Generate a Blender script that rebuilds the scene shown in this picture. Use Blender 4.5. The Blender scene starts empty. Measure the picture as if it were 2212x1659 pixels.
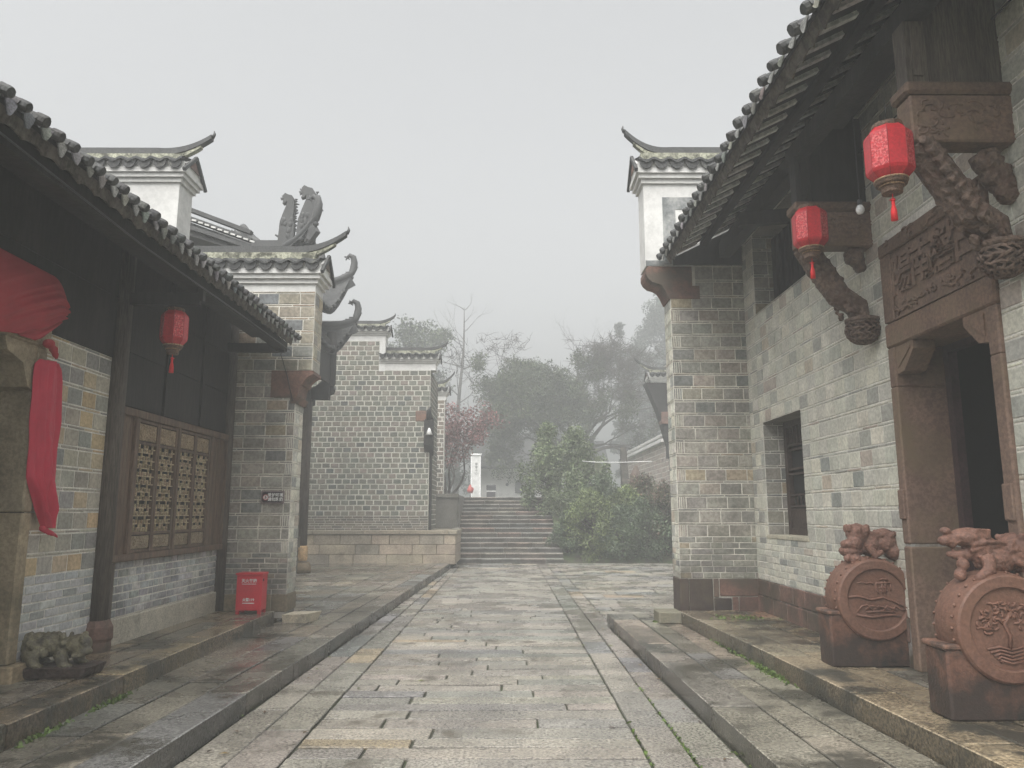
import bpy, bmesh, math, random
import numpy as np
from mathutils import Vector, Matrix, noise
R = math.radians
random.seed(7)
rng = np.random.default_rng(7)
S = bpy.context.scene
COL = S.collection

# ------------------------------------------------------------------ camera, sky, sun, exposure
cam = bpy.data.cameras.new('camera'); co = bpy.data.objects.new('camera', cam); COL.objects.link(co)
co.location = (0, 0, 1.55)
cam.sensor_width = 36; cam.lens = 36 * 1662 / 2212
cam.clip_start = 0.05; cam.clip_end = 2000
co.rotation_euler = (R(90) + math.atan(278.5 / 1662), 0, R(-0.3))
S.camera = co

W = bpy.data.worlds.new("World"); S.world = W; W.use_nodes = True
wn = W.node_tree.nodes; wl = W.node_tree.links
bg = wn['Background']
sky = wn.new('ShaderNodeTexSky'); sky.sky_type = 'NISHITA'; sky.sun_disc = False
SUN_EL, SUN_ROT = R(58), R(200)
sky.sun_elevation = SUN_EL; sky.sun_rotation = SUN_ROT
sky.air_density = 1.0; sky.dust_density = 6.0; sky.ozone_density = 1.0
hs = wn.new('ShaderNodeHueSaturation'); hs.inputs['Saturation'].default_value = 0.08
wl.new(sky.outputs[0], hs.inputs['Color']); wl.new(hs.outputs[0], bg.inputs[0])
bg.inputs[1].default_value = 0.13
sl = bpy.data.lights.new('sun', 'SUN'); so = bpy.data.objects.new('sun', sl); COL.objects.link(so)
sl.energy = 1.5; sl.angle = R(60); sl.color = (1.0, 0.97, 0.93)
sl.color = (1.0, 0.975, 0.94); so.rotation_euler = (R(90) - SUN_EL, 0, -SUN_ROT + math.pi)
S.view_settings.view_transform = 'Standard'; S.view_settings.look = 'None'
S.view_settings.exposure = 1.38; S.view_settings.gamma = 1
S.render.engine = 'CYCLES'
cy = S.cycles
cy.use_denoising = True
cy.max_bounces = 6; cy.diffuse_bounces = 3; cy.glossy_bounces = 2; cy.transmission_bounces = 2
cy.volume_bounces = 2; cy.transparent_max_bounces = 4
cy.sample_clamp_indirect = 4
cy.use_adaptive_sampling = True

# ------------------------------------------------------------------ materials
def make_mat(name, base=(1, 1, 1), rough=0.8, nscale=3.0, var=0.25, fine=40.0, finevar=0.12, bump=0.2, bdist=0.01,
             wet=None, tint=None, stretch=(1, 1, 1), vor=None, metal=0.0, spec=None, rise=None):
    m = bpy.data.materials.new(name); m.use_nodes = True
    nt = m.node_tree; n = nt.nodes; l = nt.links
    bs = n['Principled BSDF']
    at = n.new('ShaderNodeAttribute'); at.attribute_name = 'Col'
    tc = n.new('ShaderNodeTexCoord'); mp = n.new('ShaderNodeMapping'); mp.inputs['Scale'].default_value = stretch
    l.new(tc.outputs['Object'], mp.inputs[0])
    def mul(a, b):
        x = n.new('ShaderNodeMix'); x.data_type = 'RGBA'; x.blend_type = 'MULTIPLY'; x.inputs[0].default_value = 1
        if isinstance(a, tuple): x.inputs[6].default_value = (*a, 1)
        else: l.new(a, x.inputs[6])
        if isinstance(b, tuple): x.inputs[7].default_value = (*b, 1)
        else: l.new(b, x.inputs[7])
        return x.outputs[2]
    def noi(scale, detail=4, rough_=0.6):
        t = n.new('ShaderNodeTexNoise'); t.inputs['Scale'].default_value = scale
        t.inputs['Detail'].default_value = detail; t.inputs['Roughness'].default_value = rough_
        l.new(mp.outputs[0], t.inputs['Vector']); return t.outputs['Fac']
    def rng_(f, a, b, lo=0.3, hi=0.7):
        r = n.new('ShaderNodeMapRange'); r.inputs['From Min'].default_value = lo; r.inputs['From Max'].default_value = hi
        r.inputs['To Min'].default_value = a; r.inputs['To Max'].default_value = b
        l.new(f, r.inputs['Value']); return r.outputs[0]
    c = mul(at.outputs['Color'], base)
    n1 = noi(nscale); n2 = noi(fine, 3, 0.7)
    c = mul(c, rng_(n1, 1 - var, 1 + var)); c = mul(c, rng_(n2, 1 - finevar, 1 + finevar, .40, .60))
    if tint:      # patches of another colour: (colour, scale, low, high)
        t = noi(tint[1], 5, 0.65); f = rng_(t, 0, 1, tint[2], tint[3])
        x = n.new('ShaderNodeMix'); x.data_type = 'RGBA'
        l.new(f, x.inputs[0]); l.new(c, x.inputs[6]); x.inputs[7].default_value = (*tint[0], 1); c = x.outputs[2]
    if rise:      # damp staining that climbs from the foot of the wall: (colour, height, strength)
        sp = n.new('ShaderNodeSeparateXYZ'); l.new(tc.outputs['Object'], sp.inputs[0])
        a = n.new('ShaderNodeMath'); a.operation = 'ADD'; l.new(sp.outputs[2], a.inputs[0]); l.new(rng_(n1, -0.25, 0.25), a.inputs[1])
        f = rng_(a.outputs[0], rise[2], 0, 0.2 * rise[1], rise[1])
        x = n.new('ShaderNodeMix'); x.data_type = 'RGBA'
        l.new(f, x.inputs[0]); l.new(c, x.inputs[6]); x.inputs[7].default_value = (*rise[0], 1); c = x.outputs[2]
    wf = None
    if wet:
        nw = noi(wet[2], 5, 0.65); wf = rng_(nw, 0, 1, .41, .58)
        c = mul(c, rng_(nw, .74, 1.0, .38, .60))
        l.new(rng_(nw, wet[0], wet[1], 0.40, 0.60), bs.inputs['Roughness'])
    l.new(c, bs.inputs['Base Color'])
    if wet: pass
    else:
        bs.inputs['Roughness'].default_value = rough
    bs.inputs['Metallic'].default_value = metal
    if spec is not None: bs.inputs['Specular IOR Level'].default_value = spec
    if bump:
        b = n.new('ShaderNodeBump'); b.inputs['Strength'].default_value = bump; b.inputs['Distance'].default_value = bdist
        h = n2
        if vor:
            v = n.new('ShaderNodeTexVoronoi'); v.inputs['Scale'].default_value = vor; l.new(mp.outputs[0], v.inputs['Vector'])
            ad = n.new('ShaderNodeMath'); ad.operation = 'ADD'; l.new(v.outputs['Distance'], ad.inputs[0]); l.new(n2, ad.inputs[1]); h = ad.outputs[0]
        if wf is not None: l.new(rng_(wf, bump * .22, bump, 0, 1), b.inputs['Strength'])
        l.new(h, b.inputs['Height']); l.new(b.outputs[0], bs.inputs['Normal'])
    return m

M = {}
M['brick'] = make_mat('brick', rough=0.85, nscale=4, var=0.18, fine=30, finevar=0.14, bump=0.35, bdist=0.006)
M['brick_old'] = make_mat('brick_old', rough=0.8, nscale=2.2, var=0.3, fine=22, finevar=0.2, bump=0.5, bdist=0.008, rise=((0.045, 0.043, 0.038), 1.3, 0.5))
M['mortar'] = make_mat('mortar', (0.66, 0.64, 0.58), rough=0.9, nscale=6, var=0.25, bump=0.2)
M['mortar_dirty'] = make_mat('mortar_dirty', (0.58, 0.555, 0.49), rough=0.9, nscale=3, var=0.35, bump=0.2, rise=((0.08, 0.075, 0.065), 1.2, 0.6))
M['paving'] = make_mat('paving', nscale=1.4, var=0.22, fine=48, finevar=0.50, bump=1.0, bdist=0.010, wet=(0.08, 0.48, 1.3),
                       tint=((0.12, 0.105, 0.08), 1.6, 0.58, 0.66))
M['paving_wet'] = make_mat('paving_wet', nscale=1.4, var=0.30, fine=48, finevar=0.50, bump=0.9, bdist=0.010, wet=(0.06, 0.42, 1.1),
                       tint=((0.062, 0.058, 0.045), 1.7, 0.50, 0.60))
M['joint'] = make_mat('joint', (0.040, 0.042, 0.026), rough=0.9, nscale=2, var=0.4, bump=0.5, tint=((0.04, 0.058, 0.018), 1.3, 0.5, 0.62))
M['kerb'] = make_mat('kerb', nscale=2.5, var=0.35, fine=45, finevar=0.35, bump=0.8, bdist=0.015, wet=(0.3, 0.7, 1.2),
                     tint=((0.035, 0.035, 0.022), 2.0, 0.5, 0.7))
M['red_stone'] = make_mat('red_stone', (0.165, 0.092, 0.070), rough=0.7, nscale=3, var=0.25, fine=35, finevar=0.2, bump=0.4,
                          tint=((0.075, 0.058, 0.04), 2.0, 0.44, 0.62))
M['brown_stone'] = make_mat('brown_stone', (0.165, 0.108, 0.080), rough=0.75, nscale=3, var=0.25, fine=35, finevar=0.2, bump=0.4,
                            tint=((0.16, 0.115, 0.07), 1.7, 0.48, 0.7))
M['dark_stone'] = make_mat('dark_stone', (0.085, 0.042, 0.028), rough=0.4, nscale=3, var=0.3, fine=30, finevar=0.25, bump=0.5,
                           tint=((0.014, 0.014, 0.013), 2.6, 0.42, 0.56))
M['carved'] = make_mat('carved', (0.135, 0.092, 0.070), rough=0.75, nscale=5, var=0.3, fine=28, finevar=0.3, bump=1.0, bdist=0.02, vor=22,
                       tint=((0.09, 0.05, 0.035), 6.0, 0.5, 0.65))
M['stone_buff'] = make_mat('stone_buff', nscale=2, var=0.25, fine=30, finevar=0.2, bump=0.4, rough=0.75, tint=((0.10, 0.09, 0.06), 2.5, 0.55, 0.75))
M['granite'] = make_mat('granite', (0.42, 0.39, 0.32), nscale=2, var=0.25, fine=70, finevar=0.25, bump=0.3, rough=0.7, tint=((0.17, 0.16, 0.13), 2.5, 0.52, 0.7))
M['plaster'] = make_mat('plaster', (0.62, 0.615, 0.59), rough=0.9, nscale=1.2, var=0.1, fine=12, finevar=0.06, bump=0.1, tint=((0.36, 0.36, 0.34), 1.6, 0.56, 0.8))
M['grey_paint'] = make_mat('grey_paint', (0.16, 0.17, 0.17), rough=0.9, nscale=2.2, var=0.4, fine=12, finevar=0.15, tint=((0.42, 0.42, 0.4), 2.2, 0.5, 0.66))
M['tile'] = make_mat('tile', (0.045, 0.046, 0.045), rough=0.7, nscale=6, var=0.4, fine=40, finevar=0.35, bump=0.5, tint=((0.12, 0.12, 0.10), 7, 0.56, 0.75))
M['tile_pale'] = make_mat('tile_pale', (0.24, 0.24, 0.225), rough=0.8, nscale=9, var=0.4, fine=60, finevar=0.3, bump=0.5)
M['ridge'] = make_mat('ridge', (0.065, 0.066, 0.065), rough=0.75, nscale=4, var=0.2, fine=40, finevar=0.2, bump=0.3)
M['mossy'] = make_mat('mossy', (0.30, 0.30, 0.23), rough=0.9, nscale=7, var=0.4, fine=30, finevar=0.3, bump=0.6, tint=((0.07, 0.07, 0.05), 9, 0.5, 0.62))
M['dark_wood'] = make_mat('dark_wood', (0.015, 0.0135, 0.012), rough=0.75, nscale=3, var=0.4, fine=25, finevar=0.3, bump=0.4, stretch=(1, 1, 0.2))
M['wood'] = make_mat('wood', (0.125, 0.082, 0.056), rough=0.7, nscale=4, var=0.35, fine=30, finevar=0.3, bump=0.4, stretch=(3, 3, 0.3), tint=((0.15, 0.12, 0.085), 3, 0.5, 0.8))
M['post_wood'] = make_mat('post_wood', (0.085, 0.070, 0.056), rough=0.75, nscale=4, var=0.35, fine=30, finevar=0.3, bump=0.5, stretch=(3, 3, 0.25))
M['lattice'] = make_mat('lattice', (0.46, 0.37, 0.24), rough=0.7, nscale=9, var=0.3, fine=50, finevar=0.3, bump=0.3)
M['lattice_carved'] = make_mat('lattice_carved', (0.34, 0.27, 0.18), rough=0.7, nscale=9, var=0.3, fine=45, finevar=0.3, bump=1.0, bdist=0.02, vor=45)
M['rafter'] = make_mat('rafter', (0.60, 0.60, 0.57), rough=0.85, nscale=3, var=0.3, fine=20, finevar=0.2, bump=0.3)
M['fascia'] = make_mat('fascia', (0.10, 0.088, 0.072), rough=0.85, nscale=6, var=0.5, fine=30, finevar=0.3, bump=0.5, tint=((0.17, 0.15, 0.13), 5, 0.5, 0.66))
M['lamp_red'] = make_mat('lamp_red', (0.50, 0.022, 0.032), rough=0.45, nscale=8, var=0.12, fine=60, finevar=0.12, bump=0.1)
M['lamp_pattern'] = make_mat('lamp_pattern', (0.50, 0.035, 0.045), rough=0.4, nscale=60, var=0.2, fine=60, finevar=0.2, bump=0.4, bdist=0.004, tint=((0.72, 0.17, 0.17), 70, 0.50, 0.56))
M['brass'] = make_mat('brass', (0.13, 0.075, 0.045), rough=0.45, nscale=30, var=0.4, fine=90, finevar=0.4, bump=0.5, vor=120)
M['tassel'] = make_mat('tassel', (0.72, 0.02, 0.025), rough=0.7, fine=200, bump=0.3)
M['cloth'] = make_mat('cloth', (0.50, 0.026, 0.060), rough=0.6, nscale=5, var=0.1, fine=300, finevar=0.06, bump=0.05)
M['cloth_dull'] = make_mat('cloth_dull', (0.36, 0.030, 0.040), rough=0.75, nscale=5, var=0.12, fine=300, finevar=0.06, bump=0.05)
M['red_paint'] = make_mat('red_paint', (0.52, 0.020, 0.035), rough=0.35, nscale=4, var=0.1, fine=60, finevar=0.06, bump=0.05)
M['white_paint'] = make_mat('white_paint', (0.72, 0.72, 0.70), rough=0.5, bump=0)
M['sign_black'] = make_mat('sign_black', (0.030, 0.022, 0.026), rough=0.4, bump=0)
M['sign_frame'] = make_mat('sign_frame', (0.19, 0.15, 0.15), rough=0.5, bump=0)
M['sign_red'] = make_mat('sign_red', (0.45, 0.09, 0.08), rough=0.5, bump=0)
M['glass'] = make_mat('glass', (0.75, 0.76, 0.76), rough=0.2, bump=0)
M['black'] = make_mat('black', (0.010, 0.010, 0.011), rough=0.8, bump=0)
M['statue'] = make_mat('statue', (0.125, 0.112, 0.068), rough=0.6, nscale=8, var=0.4, fine=40, finevar=0.3, bump=0.9, bdist=0.012, tint=((0.05, 0.045, 0.033), 7, 0.5, 0.64))
M['statue_base'] = make_mat('statue_base', (0.045, 0.030, 0.024), rough=0.5, nscale=8, var=0.4, fine=40, finevar=0.3, bump=0.8, bdist=0.012)
M['bark'] = make_mat('bark', (0.055, 0.048, 0.040), rough=0.9, nscale=8, var=0.3, fine=40, finevar=0.3, bump=0.6)
M['bark_pale'] = make_mat('bark_pale', (0.10, 0.095, 0.085), rough=0.9, nscale=8, var=0.3, fine=40, finevar=0.3, bump=0.6)
M['leaf'] = make_mat('leaf', rough=0.55, nscale=1.3, var=0.3, fine=5, finevar=0.2, bump=0)
M['weed'] = make_mat('weed', (0.085, 0.135, 0.025), rough=0.6, nscale=9, var=0.4, fine=60, finevar=0.3, bump=0)
M['soil'] = make_mat('soil', (0.05, 0.045, 0.03), rough=0.95, nscale=2, var=0.4, fine=30, finevar=0.4, bump=0.8, tint=((0.05, 0.075, 0.025), 2, 0.45, 0.6))
M['orange'] = make_mat('orange', (0.75, 0.14, 0.05), rough=0.5, bump=0)
M['bin_grey'] = make_mat('bin_grey', (0.045, 0.045, 0.05), rough=0.5, bump=0)

# ------------------------------------------------------------------ helpers
def jit(c, a=0.12):
    k = 1 + random.uniform(-a, a)
    return tuple(min(1, max(0, x * k * (1 + random.uniform(-a, a) * 0.25))) for x in c)
def rot2(v, ax, ang): return Matrix.Rotation(ang, 3, ax) @ Vector(v)

class MB:
    def __init__(s): s.v = []; s.f = []; s.c = []; s.m = []; s.s = []
    def quad(s, pts, col=(1, 1, 1), mat=0, smooth=False):
        i = len(s.v); s.v += [tuple(p) for p in pts]; s.f.append(tuple(range(i, i + len(pts)))); s.c.append(col); s.m.append(mat); s.s.append(smooth)
    def add(s, verts, faces, col=(1, 1, 1), mat=0, smooth=False):
        i = len(s.v); s.v += [tuple(p) for p in verts]
        for f in faces: s.f.append(tuple(i + k for k in f)); s.c.append(col); s.m.append(mat); s.s.append(smooth)
    def hexa(s, p, col=(1, 1, 1), mat=0):   # p: 4 bottom + 4 top
        s.add(p, [(3, 2, 1, 0), (4, 5, 6, 7), (0, 1, 5, 4), (1, 2, 6, 5), (2, 3, 7, 6), (3, 0, 4, 7)], col, mat)
    def box(s, x0, x1, y0, y1, z0, z1, col=(1, 1, 1), mat=0, bev=0.0):
        if x0 > x1: x0, x1 = x1, x0
        if bev:
            b = min(bev, (x1 - x0) * .3, (y1 - y0) * .3, (z1 - z0) * .3)
            bm = bmesh.new(); bmesh.ops.create_cube(bm, size=1)
            for v in bm.verts: v.co = ((x0 + x1) / 2 + v.co.x * (x1 - x0), (y0 + y1) / 2 + v.co.y * (y1 - y0), (z0 + z1) / 2 + v.co.z * (z1 - z0))
            bmesh.ops.bevel(bm, geom=bm.edges[:], offset=b, segments=1, affect='EDGES')
            s.bm(bm, col, mat); return
        s.hexa([(x0, y0, z0), (x1, y0, z0), (x1, y1, z0), (x0, y1, z0), (x0, y0, z1), (x1, y0, z1), (x1, y1, z1), (x0, y1, z1)], col, mat)
    def bm(s, bm, col=(1, 1, 1), mat=0, smooth=False, free=True):
        bm.verts.ensure_lookup_table(); bm.verts.index_update()
        s.add([v.co[:] for v in bm.verts], [tuple(v.index for v in f.verts) for f in bm.faces], col, mat, smooth)
        if free: bm.free()
    def bar(s, a, b, w, h, col=(1, 1, 1), mat=0, up=(0, 0, 1)):
        a = Vector(a); b = Vector(b); d = (b - a).normalized(); sd = d.cross(Vector(up))
        if sd.length < 1e-4: sd = d.cross(Vector((1, 0, 0)))
        sd.normalize(); u = sd.cross(d)
        q = [(-w / 2, -h / 2), (w / 2, -h / 2), (w / 2, h / 2), (-w / 2, h / 2)]
        s.hexa([a + sd * x + u * y for x, y in q] + [b + sd * x + u * y for x, y in q], col, mat)
    def tube(s, pts, rad, n=8, col=(1, 1, 1), mat=0, caps=True, smooth=True, squash=1.0):
        pts = [Vector(p) for p in pts]; k = len(pts)
        if not hasattr(rad, '__len__'): rad = [rad] * k
        i0 = len(s.v); ref = None
        for i, p in enumerate(pts):
            d = (pts[min(i + 1, k - 1)] - pts[max(i - 1, 0)]).normalized()
            if ref is None: ref = d.cross(Vector((0, 0, 1)) if abs(d.z) < .9 else Vector((1, 0, 0))).normalized()
            ref = (ref - d * ref.dot(d)).normalized(); w = d.cross(ref)
            for j in range(n):
                a = 2 * math.pi * j / n
                s.v.append(tuple(p + (ref * math.cos(a) + w * math.sin(a) * squash) * rad[i]))
        for i in range(k - 1):
            for j in range(n):
                a = i0 + i * n + j; b = i0 + i * n + (j + 1) % n
                s.f.append((a, b, b + n, a + n)); s.c.append(col); s.m.append(mat); s.s.append(smooth)
        if caps:
            s.f.append(tuple(i0 + j for j in range(n))[::-1]); s.c.append(col); s.m.append(mat); s.s.append(False)
            s.f.append(tuple(i0 + (k - 1) * n + j for j in range(n))); s.c.append(col); s.m.append(mat); s.s.append(False)
    def lathe(s, prof, c, n=16, col=(1, 1, 1), mat=0, smooth=True, axis='Z', phase=0.0):
        i0 = len(s.v); k = len(prof)
        for r, z in prof:
            for j in range(n):
                a = 2 * math.pi * j / n + phase
                if axis == 'Z': s.v.append((c[0] + r * math.cos(a), c[1] + r * math.sin(a), c[2] + z))
                else: s.v.append((c[0] + r * math.cos(a), c[1] + z, c[2] + r * math.sin(a)))
        for i in range(k - 1):
            for j in range(n):
                a = i0 + i * n + j; b = i0 + i * n + (j + 1) % n
                s.f.append((a, b, b + n, a + n)); s.c.append(col); s.m.append(mat); s.s.append(smooth)
        s.f.append(tuple(i0 + j for j in range(n))[::-1]); s.c.append(col); s.m.append(mat); s.s.append(False)
        s.f.append(tuple(i0 + (k - 1) * n + j for j in range(n))); s.c.append(col); s.m.append(mat); s.s.append(False)
    def grid(s, fn, nu, nv, col=(1, 1, 1), mat=0, smooth=True):
        i0 = len(s.v)
        for i in range(nu + 1):
            for j in range(nv + 1): s.v.append(tuple(fn(i / nu, j / nv)))
        for i in range(nu):
            for j in range(nv):
                a = i0 + i * (nv + 1) + j
                s.f.append((a, a + 1, a + nv + 2, a + nv + 1)); s.c.append(col); s.m.append(mat); s.s.append(smooth)
    def prism(s, prof, ax, t0, t1, col=(1, 1, 1), mat=0):   # profile of (a, z) swept along ax
        def P(a, z, t): return (t, a, z) if ax == 'X' else (a, t, z)
        n = len(prof); i = len(s.v)
        s.v += [P(a, z, t0) for a, z in prof] + [P(a, z, t1) for a, z in prof]
        fs = [tuple(range(n)), tuple(range(2 * n - 1, n - 1, -1))] + [(k, (k + 1) % n, n + (k + 1) % n, n + k) for k in range(n)]
        for f in fs: s.f.append(tuple(i + q for q in f)); s.c.append(col); s.m.append(mat); s.s.append(False)
    def build(s, name, mats, parent=None, origin=None, fixn=True):
        me = bpy.data.meshes.new(name)
        v = s.v
        if origin is not None: v = [(a - origin[0], b - origin[1], c - origin[2]) for a, b, c in v]
        me.from_pydata(v, [], s.f)
        if not isinstance(mats, (list, tuple)): mats = [mats]
        for m in mats: me.materials.append(m)
        me.polygons.foreach_set('material_index', s.m); me.polygons.foreach_set('use_smooth', s.s)
        ca = me.color_attributes.new('Col', 'FLOAT_COLOR', 'CORNER')
        cnt = np.array([len(f) for f in s.f]); cc = np.ones((len(s.f), 4), dtype=np.float32); cc[:, :3] = np.array(s.c, dtype=np.float32)
        ca.data.foreach_set('color', np.repeat(cc, cnt, axis=0).ravel())
        me.update()
        if fixn:
            b = bmesh.new(); b.from_mesh(me); bmesh.ops.recalc_face_normals(b, faces=b.faces[:]); b.to_mesh(me); b.free()
        o = bpy.data.objects.new(name, me); COL.objects.link(o)
        if parent is not None: o.parent = parent
        if origin is not None: o.location = origin
        return o

def tag(o, label=None, cat=None, group=None, kind=None):
    if label: o['label'] = label
    if cat: o['category'] = cat
    if group: o['group'] = group
    if kind: o['kind'] = kind
    return o
def thing(name, label, cat, loc=(0, 0, 0), group=None):
    o = bpy.data.objects.new(name, None); COL.objects.link(o); o.location = loc; o.empty_display_size = 0.2
    return tag(o, label, cat, group)
def struct(o): o['kind'] = 'structure'; return o
def text_mb(body, size, mat4, extrude=0.004, spacing=1.0, bold=0.0):
    t = bpy.data.curves.new('t', 'FONT'); t.body = body; t.size = size; t.extrude = extrude; t.align_x = 'CENTER'; t.align_y = 'CENTER'
    t.offset = bold; t.resolution_u = 2; t.space_character = spacing; t.space_line = 0.85
    q = bpy.data.objects.new('t', t); COL.objects.link(q)
    dg = bpy.context.evaluated_depsgraph_get(); me = bpy.data.meshes.new_from_object(q.evaluated_get(dg))
    mb = MB(); mb.add([tuple(mat4 @ v.co) for v in me.vertices], [tuple(p.vertices) for p in me.polygons])
    bpy.data.objects.remove(q); bpy.data.curves.remove(t); bpy.data.meshes.remove(me)
    return mb
def frame(o, u, v):   # text x -> u, text y -> v
    u = Vector(u); v = Vector(v); w = u.cross(v); m = Matrix((u, v, w)).transposed().to_4x4(); m.translation = Vector(o); return m

def remeshed(mb, voxel, mb_noise=0.0, nsc=20.0):
    """merge overlapping pieces into ONE skin"""
    o = mb.build('tmp', M['black'], fixn=True)
    md = o.modifiers.new('r', 'REMESH'); md.mode = 'VOXEL'; md.voxel_size = voxel
    sm = o.modifiers.new('s', 'SMOOTH'); sm.iterations = 2
    dg = bpy.context.evaluated_depsgraph_get(); me = bpy.data.meshes.new_from_object(o.evaluated_get(dg))
    out = MB(); vs = []
    for v in me.vertices:
        p = v.co.copy()
        if mb_noise: p += v.normal * (noise.noise(p * nsc) * mb_noise + noise.noise(p * nsc * 2.3) * mb_noise * .6)
        vs.append(tuple(p))
    out.add(vs, [tuple(p.vertices) for p in me.polygons], smooth=True)
    bpy.data.objects.remove(o); bpy.data.meshes.remove(me)
    return out
def ball(mb, c, r, rot=None, n=10):
    bm = bmesh.new(); bmesh.ops.create_icosphere(bm, subdivisions=2, radius=1)
    m = Matrix.Diagonal((*(r if hasattr(r, '__len__') else (r, r, r)), 1))
    if rot: m = Matrix.Rotation(rot[0], 4, rot[1]) @ m
    bm.transform(Matrix.Translation(c) @ m); mb.bm(bm, smooth=True)

# brick panels: real bricks standing a few millimetres proud of a mortar bed
GREY = [((.27, .258, .222), 5), ((.235, .228, .20), 3), ((.30, .272, .228), 3), ((.18, .185, .17), 1.0), ((.31, .26, .185), .6)]
PALE = [((.53, .52, .445), 6), ((.47, .465, .405), 4), ((.57, .55, .465), 3), ((.35, .35, .315), 1.6), ((.46, .41, .33), .6), ((.40, .35, .30), .5), ((.27, .28, .26), .35)]
OCHRE = [((.43, .40, .325), 4), ((.47, .39, .275), 3), ((.50, .38, .235), 1.2), ((.36, .345, .295), 3), ((.28, .28, .26), 1.0)]
CLEAN = [((.47, .48, .475), 5), ((.41, .42, .42), 4), ((.52, .52, .50), 2), ((.31, .32, .315), 1.4), ((.42, .39, .34), .4)]
FARB = [((.165, .165, .135), 5), ((.185, .17, .14), 4), ((.14, .145, .12), 3), ((.20, .175, .15), 1.5), ((.11, .115, .105), 1)]
M['mortar_far'] = make_mat('mortar_far', (0.48, 0.47, 0.41), rough=0.9, nscale=1.2, var=0.2, bump=0.1)
def pick(pal):
    t = random.uniform(0, sum(w for _, w in pal))
    for c, w in pal:
        t -= w
        if t <= 0: return c
    return pal[0][0]
def backing(mb, O, U, V, u0, u1, v0, v1, holes, mat=0, col=(1, 1, 1)):
    us = sorted({u0, u1, *[min(max(h[0], u0), u1) for h in holes], *[min(max(h[1], u0), u1) for h in holes]})
    vs = sorted({v0, v1, *[min(max(h[2], v0), v1) for h in holes], *[min(max(h[3], v0), v1) for h in holes]})
    for a, b in zip(us, us[1:]):
        for c, d in zip(vs, vs[1:]):
            mu, mv = (a + b) / 2, (c + d) / 2
            if any(h[0] < mu < h[1] and h[2] < mv < h[3] for h in holes): continue
            mb.quad([O + U * a + V * c, O + U * b + V * c, O + U * b + V * d, O + U * a + V * d], col, mat)
def bricks(mb, O, U, V, u0, u1, rows, holes=(), pal=GREY, gap=0.011, proud=0.006, stripes=None, var=0.10, back=True):
    """rows: (v0, v1, brick length, kind)"""
    O = Vector(O); U = Vector(U); V = Vector(V); N = U.cross(V)
    if back: backing(mb, O, U, V, u0, u1, rows[0][0], rows[-1][1], holes)
    for ri, (v0, v1, L, kind) in enumerate(rows):
        spans = [(u0, u1)]
        for h in holes:
            ov = min(v1, h[3]) - max(v0, h[2])
            if ov > 0.25 * (v1 - v0):
                ns = []
                for a, b in spans:
                    if h[1] <= a or h[0] >= b: ns.append((a, b)); continue
                    if h[0] > a: ns.append((a, h[0]))
                    if h[1] < b: ns.append((h[1], b))
                spans = ns
        for a, b in spans:
            x = a; first = True; bigrow = (kind == 'big')
            while x < b - 0.012:
                w = L * random.choice([.55, .8, 1, 1, 1.05]) if kind == 'rand' else L * random.uniform(.94, 1.06)
                if first and ri % 2: w = L * .5
                if kind == 'thin' and first: w = L * random.uniform(.3, 1)
                if bigrow and stripes and ((stripes == 'lo' and first and abs(a - u0) < 1e-6) or (stripes == 'hi' and x + L * .45 > b and abs(b - u1) < 1e-6)) and ri % 4 < 2:
                    w = min(b - x, L * .40)
                    k = 4; c = jit(pick(pal), var)
                    for q in range(k):
                        p0 = x + w * q / k; p1 = x + w * (q + .86) / k
                        _brick(mb, O, U, V, N, p0, p1, v0, v1, gap * .55, proud, jit(c, .15))
                    x += w; first = False; continue
                first = False
                e = min(x + w, b)
                if b - e < L * .22: e = b
                if e - x > gap * 1.5: _brick(mb, O, U, V, N, x, e, v0, v1, gap, proud, jit(pick(pal), var))
                x = e
def _brick(mb, O, U, V, N, a, b, c, d, gap, proud, col):
    g = gap / 2; a += g; b -= g; c += g; d -= g
    if b - a < .004 or d - c < .004: return
    j = lambda: random.uniform(-.0018, .0018)
    i = .0035; P = [(a, c), (b, c), (b, d), (a, d)]; Q = [(a + i, c + i), (b - i, c + i), (b - i, d - i), (a + i, d - i)]
    pr = proud * random.uniform(.5, 1.3)
    lo = [O + U * (x + j()) + V * (y + j()) + N * .0005 for x, y in P]; hi = [O + U * (x + j()) + V * (y + j()) + N * pr for x, y in Q]
    mb.add(lo + hi, [(4, 5, 6, 7), (0, 1, 5, 4), (1, 2, 6, 5), (2, 3, 7, 6), (3, 0, 4, 7)], col, 1)
def bond(v0, v1, pitch, L, thinL=None, thin=.030):
    rows = []; v = v0; n = max(1, round((v1 - v0) / pitch)); p = (v1 - v0) / n
    for k in range(n):
        rows.append((v, v + p - thin, L, 'big')); rows.append((v + p - thin, v + p, thinL or L * 1.15, 'thin')); v += p
    return rows
def plain(v0, v1, pitch, L, kind='run'):
    n = max(1, round((v1 - v0) / pitch)); p = (v1 - v0) / n
    return [(v0 + k * p, v0 + (k + 1) * p, L, kind) for k in range(n)]

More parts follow.
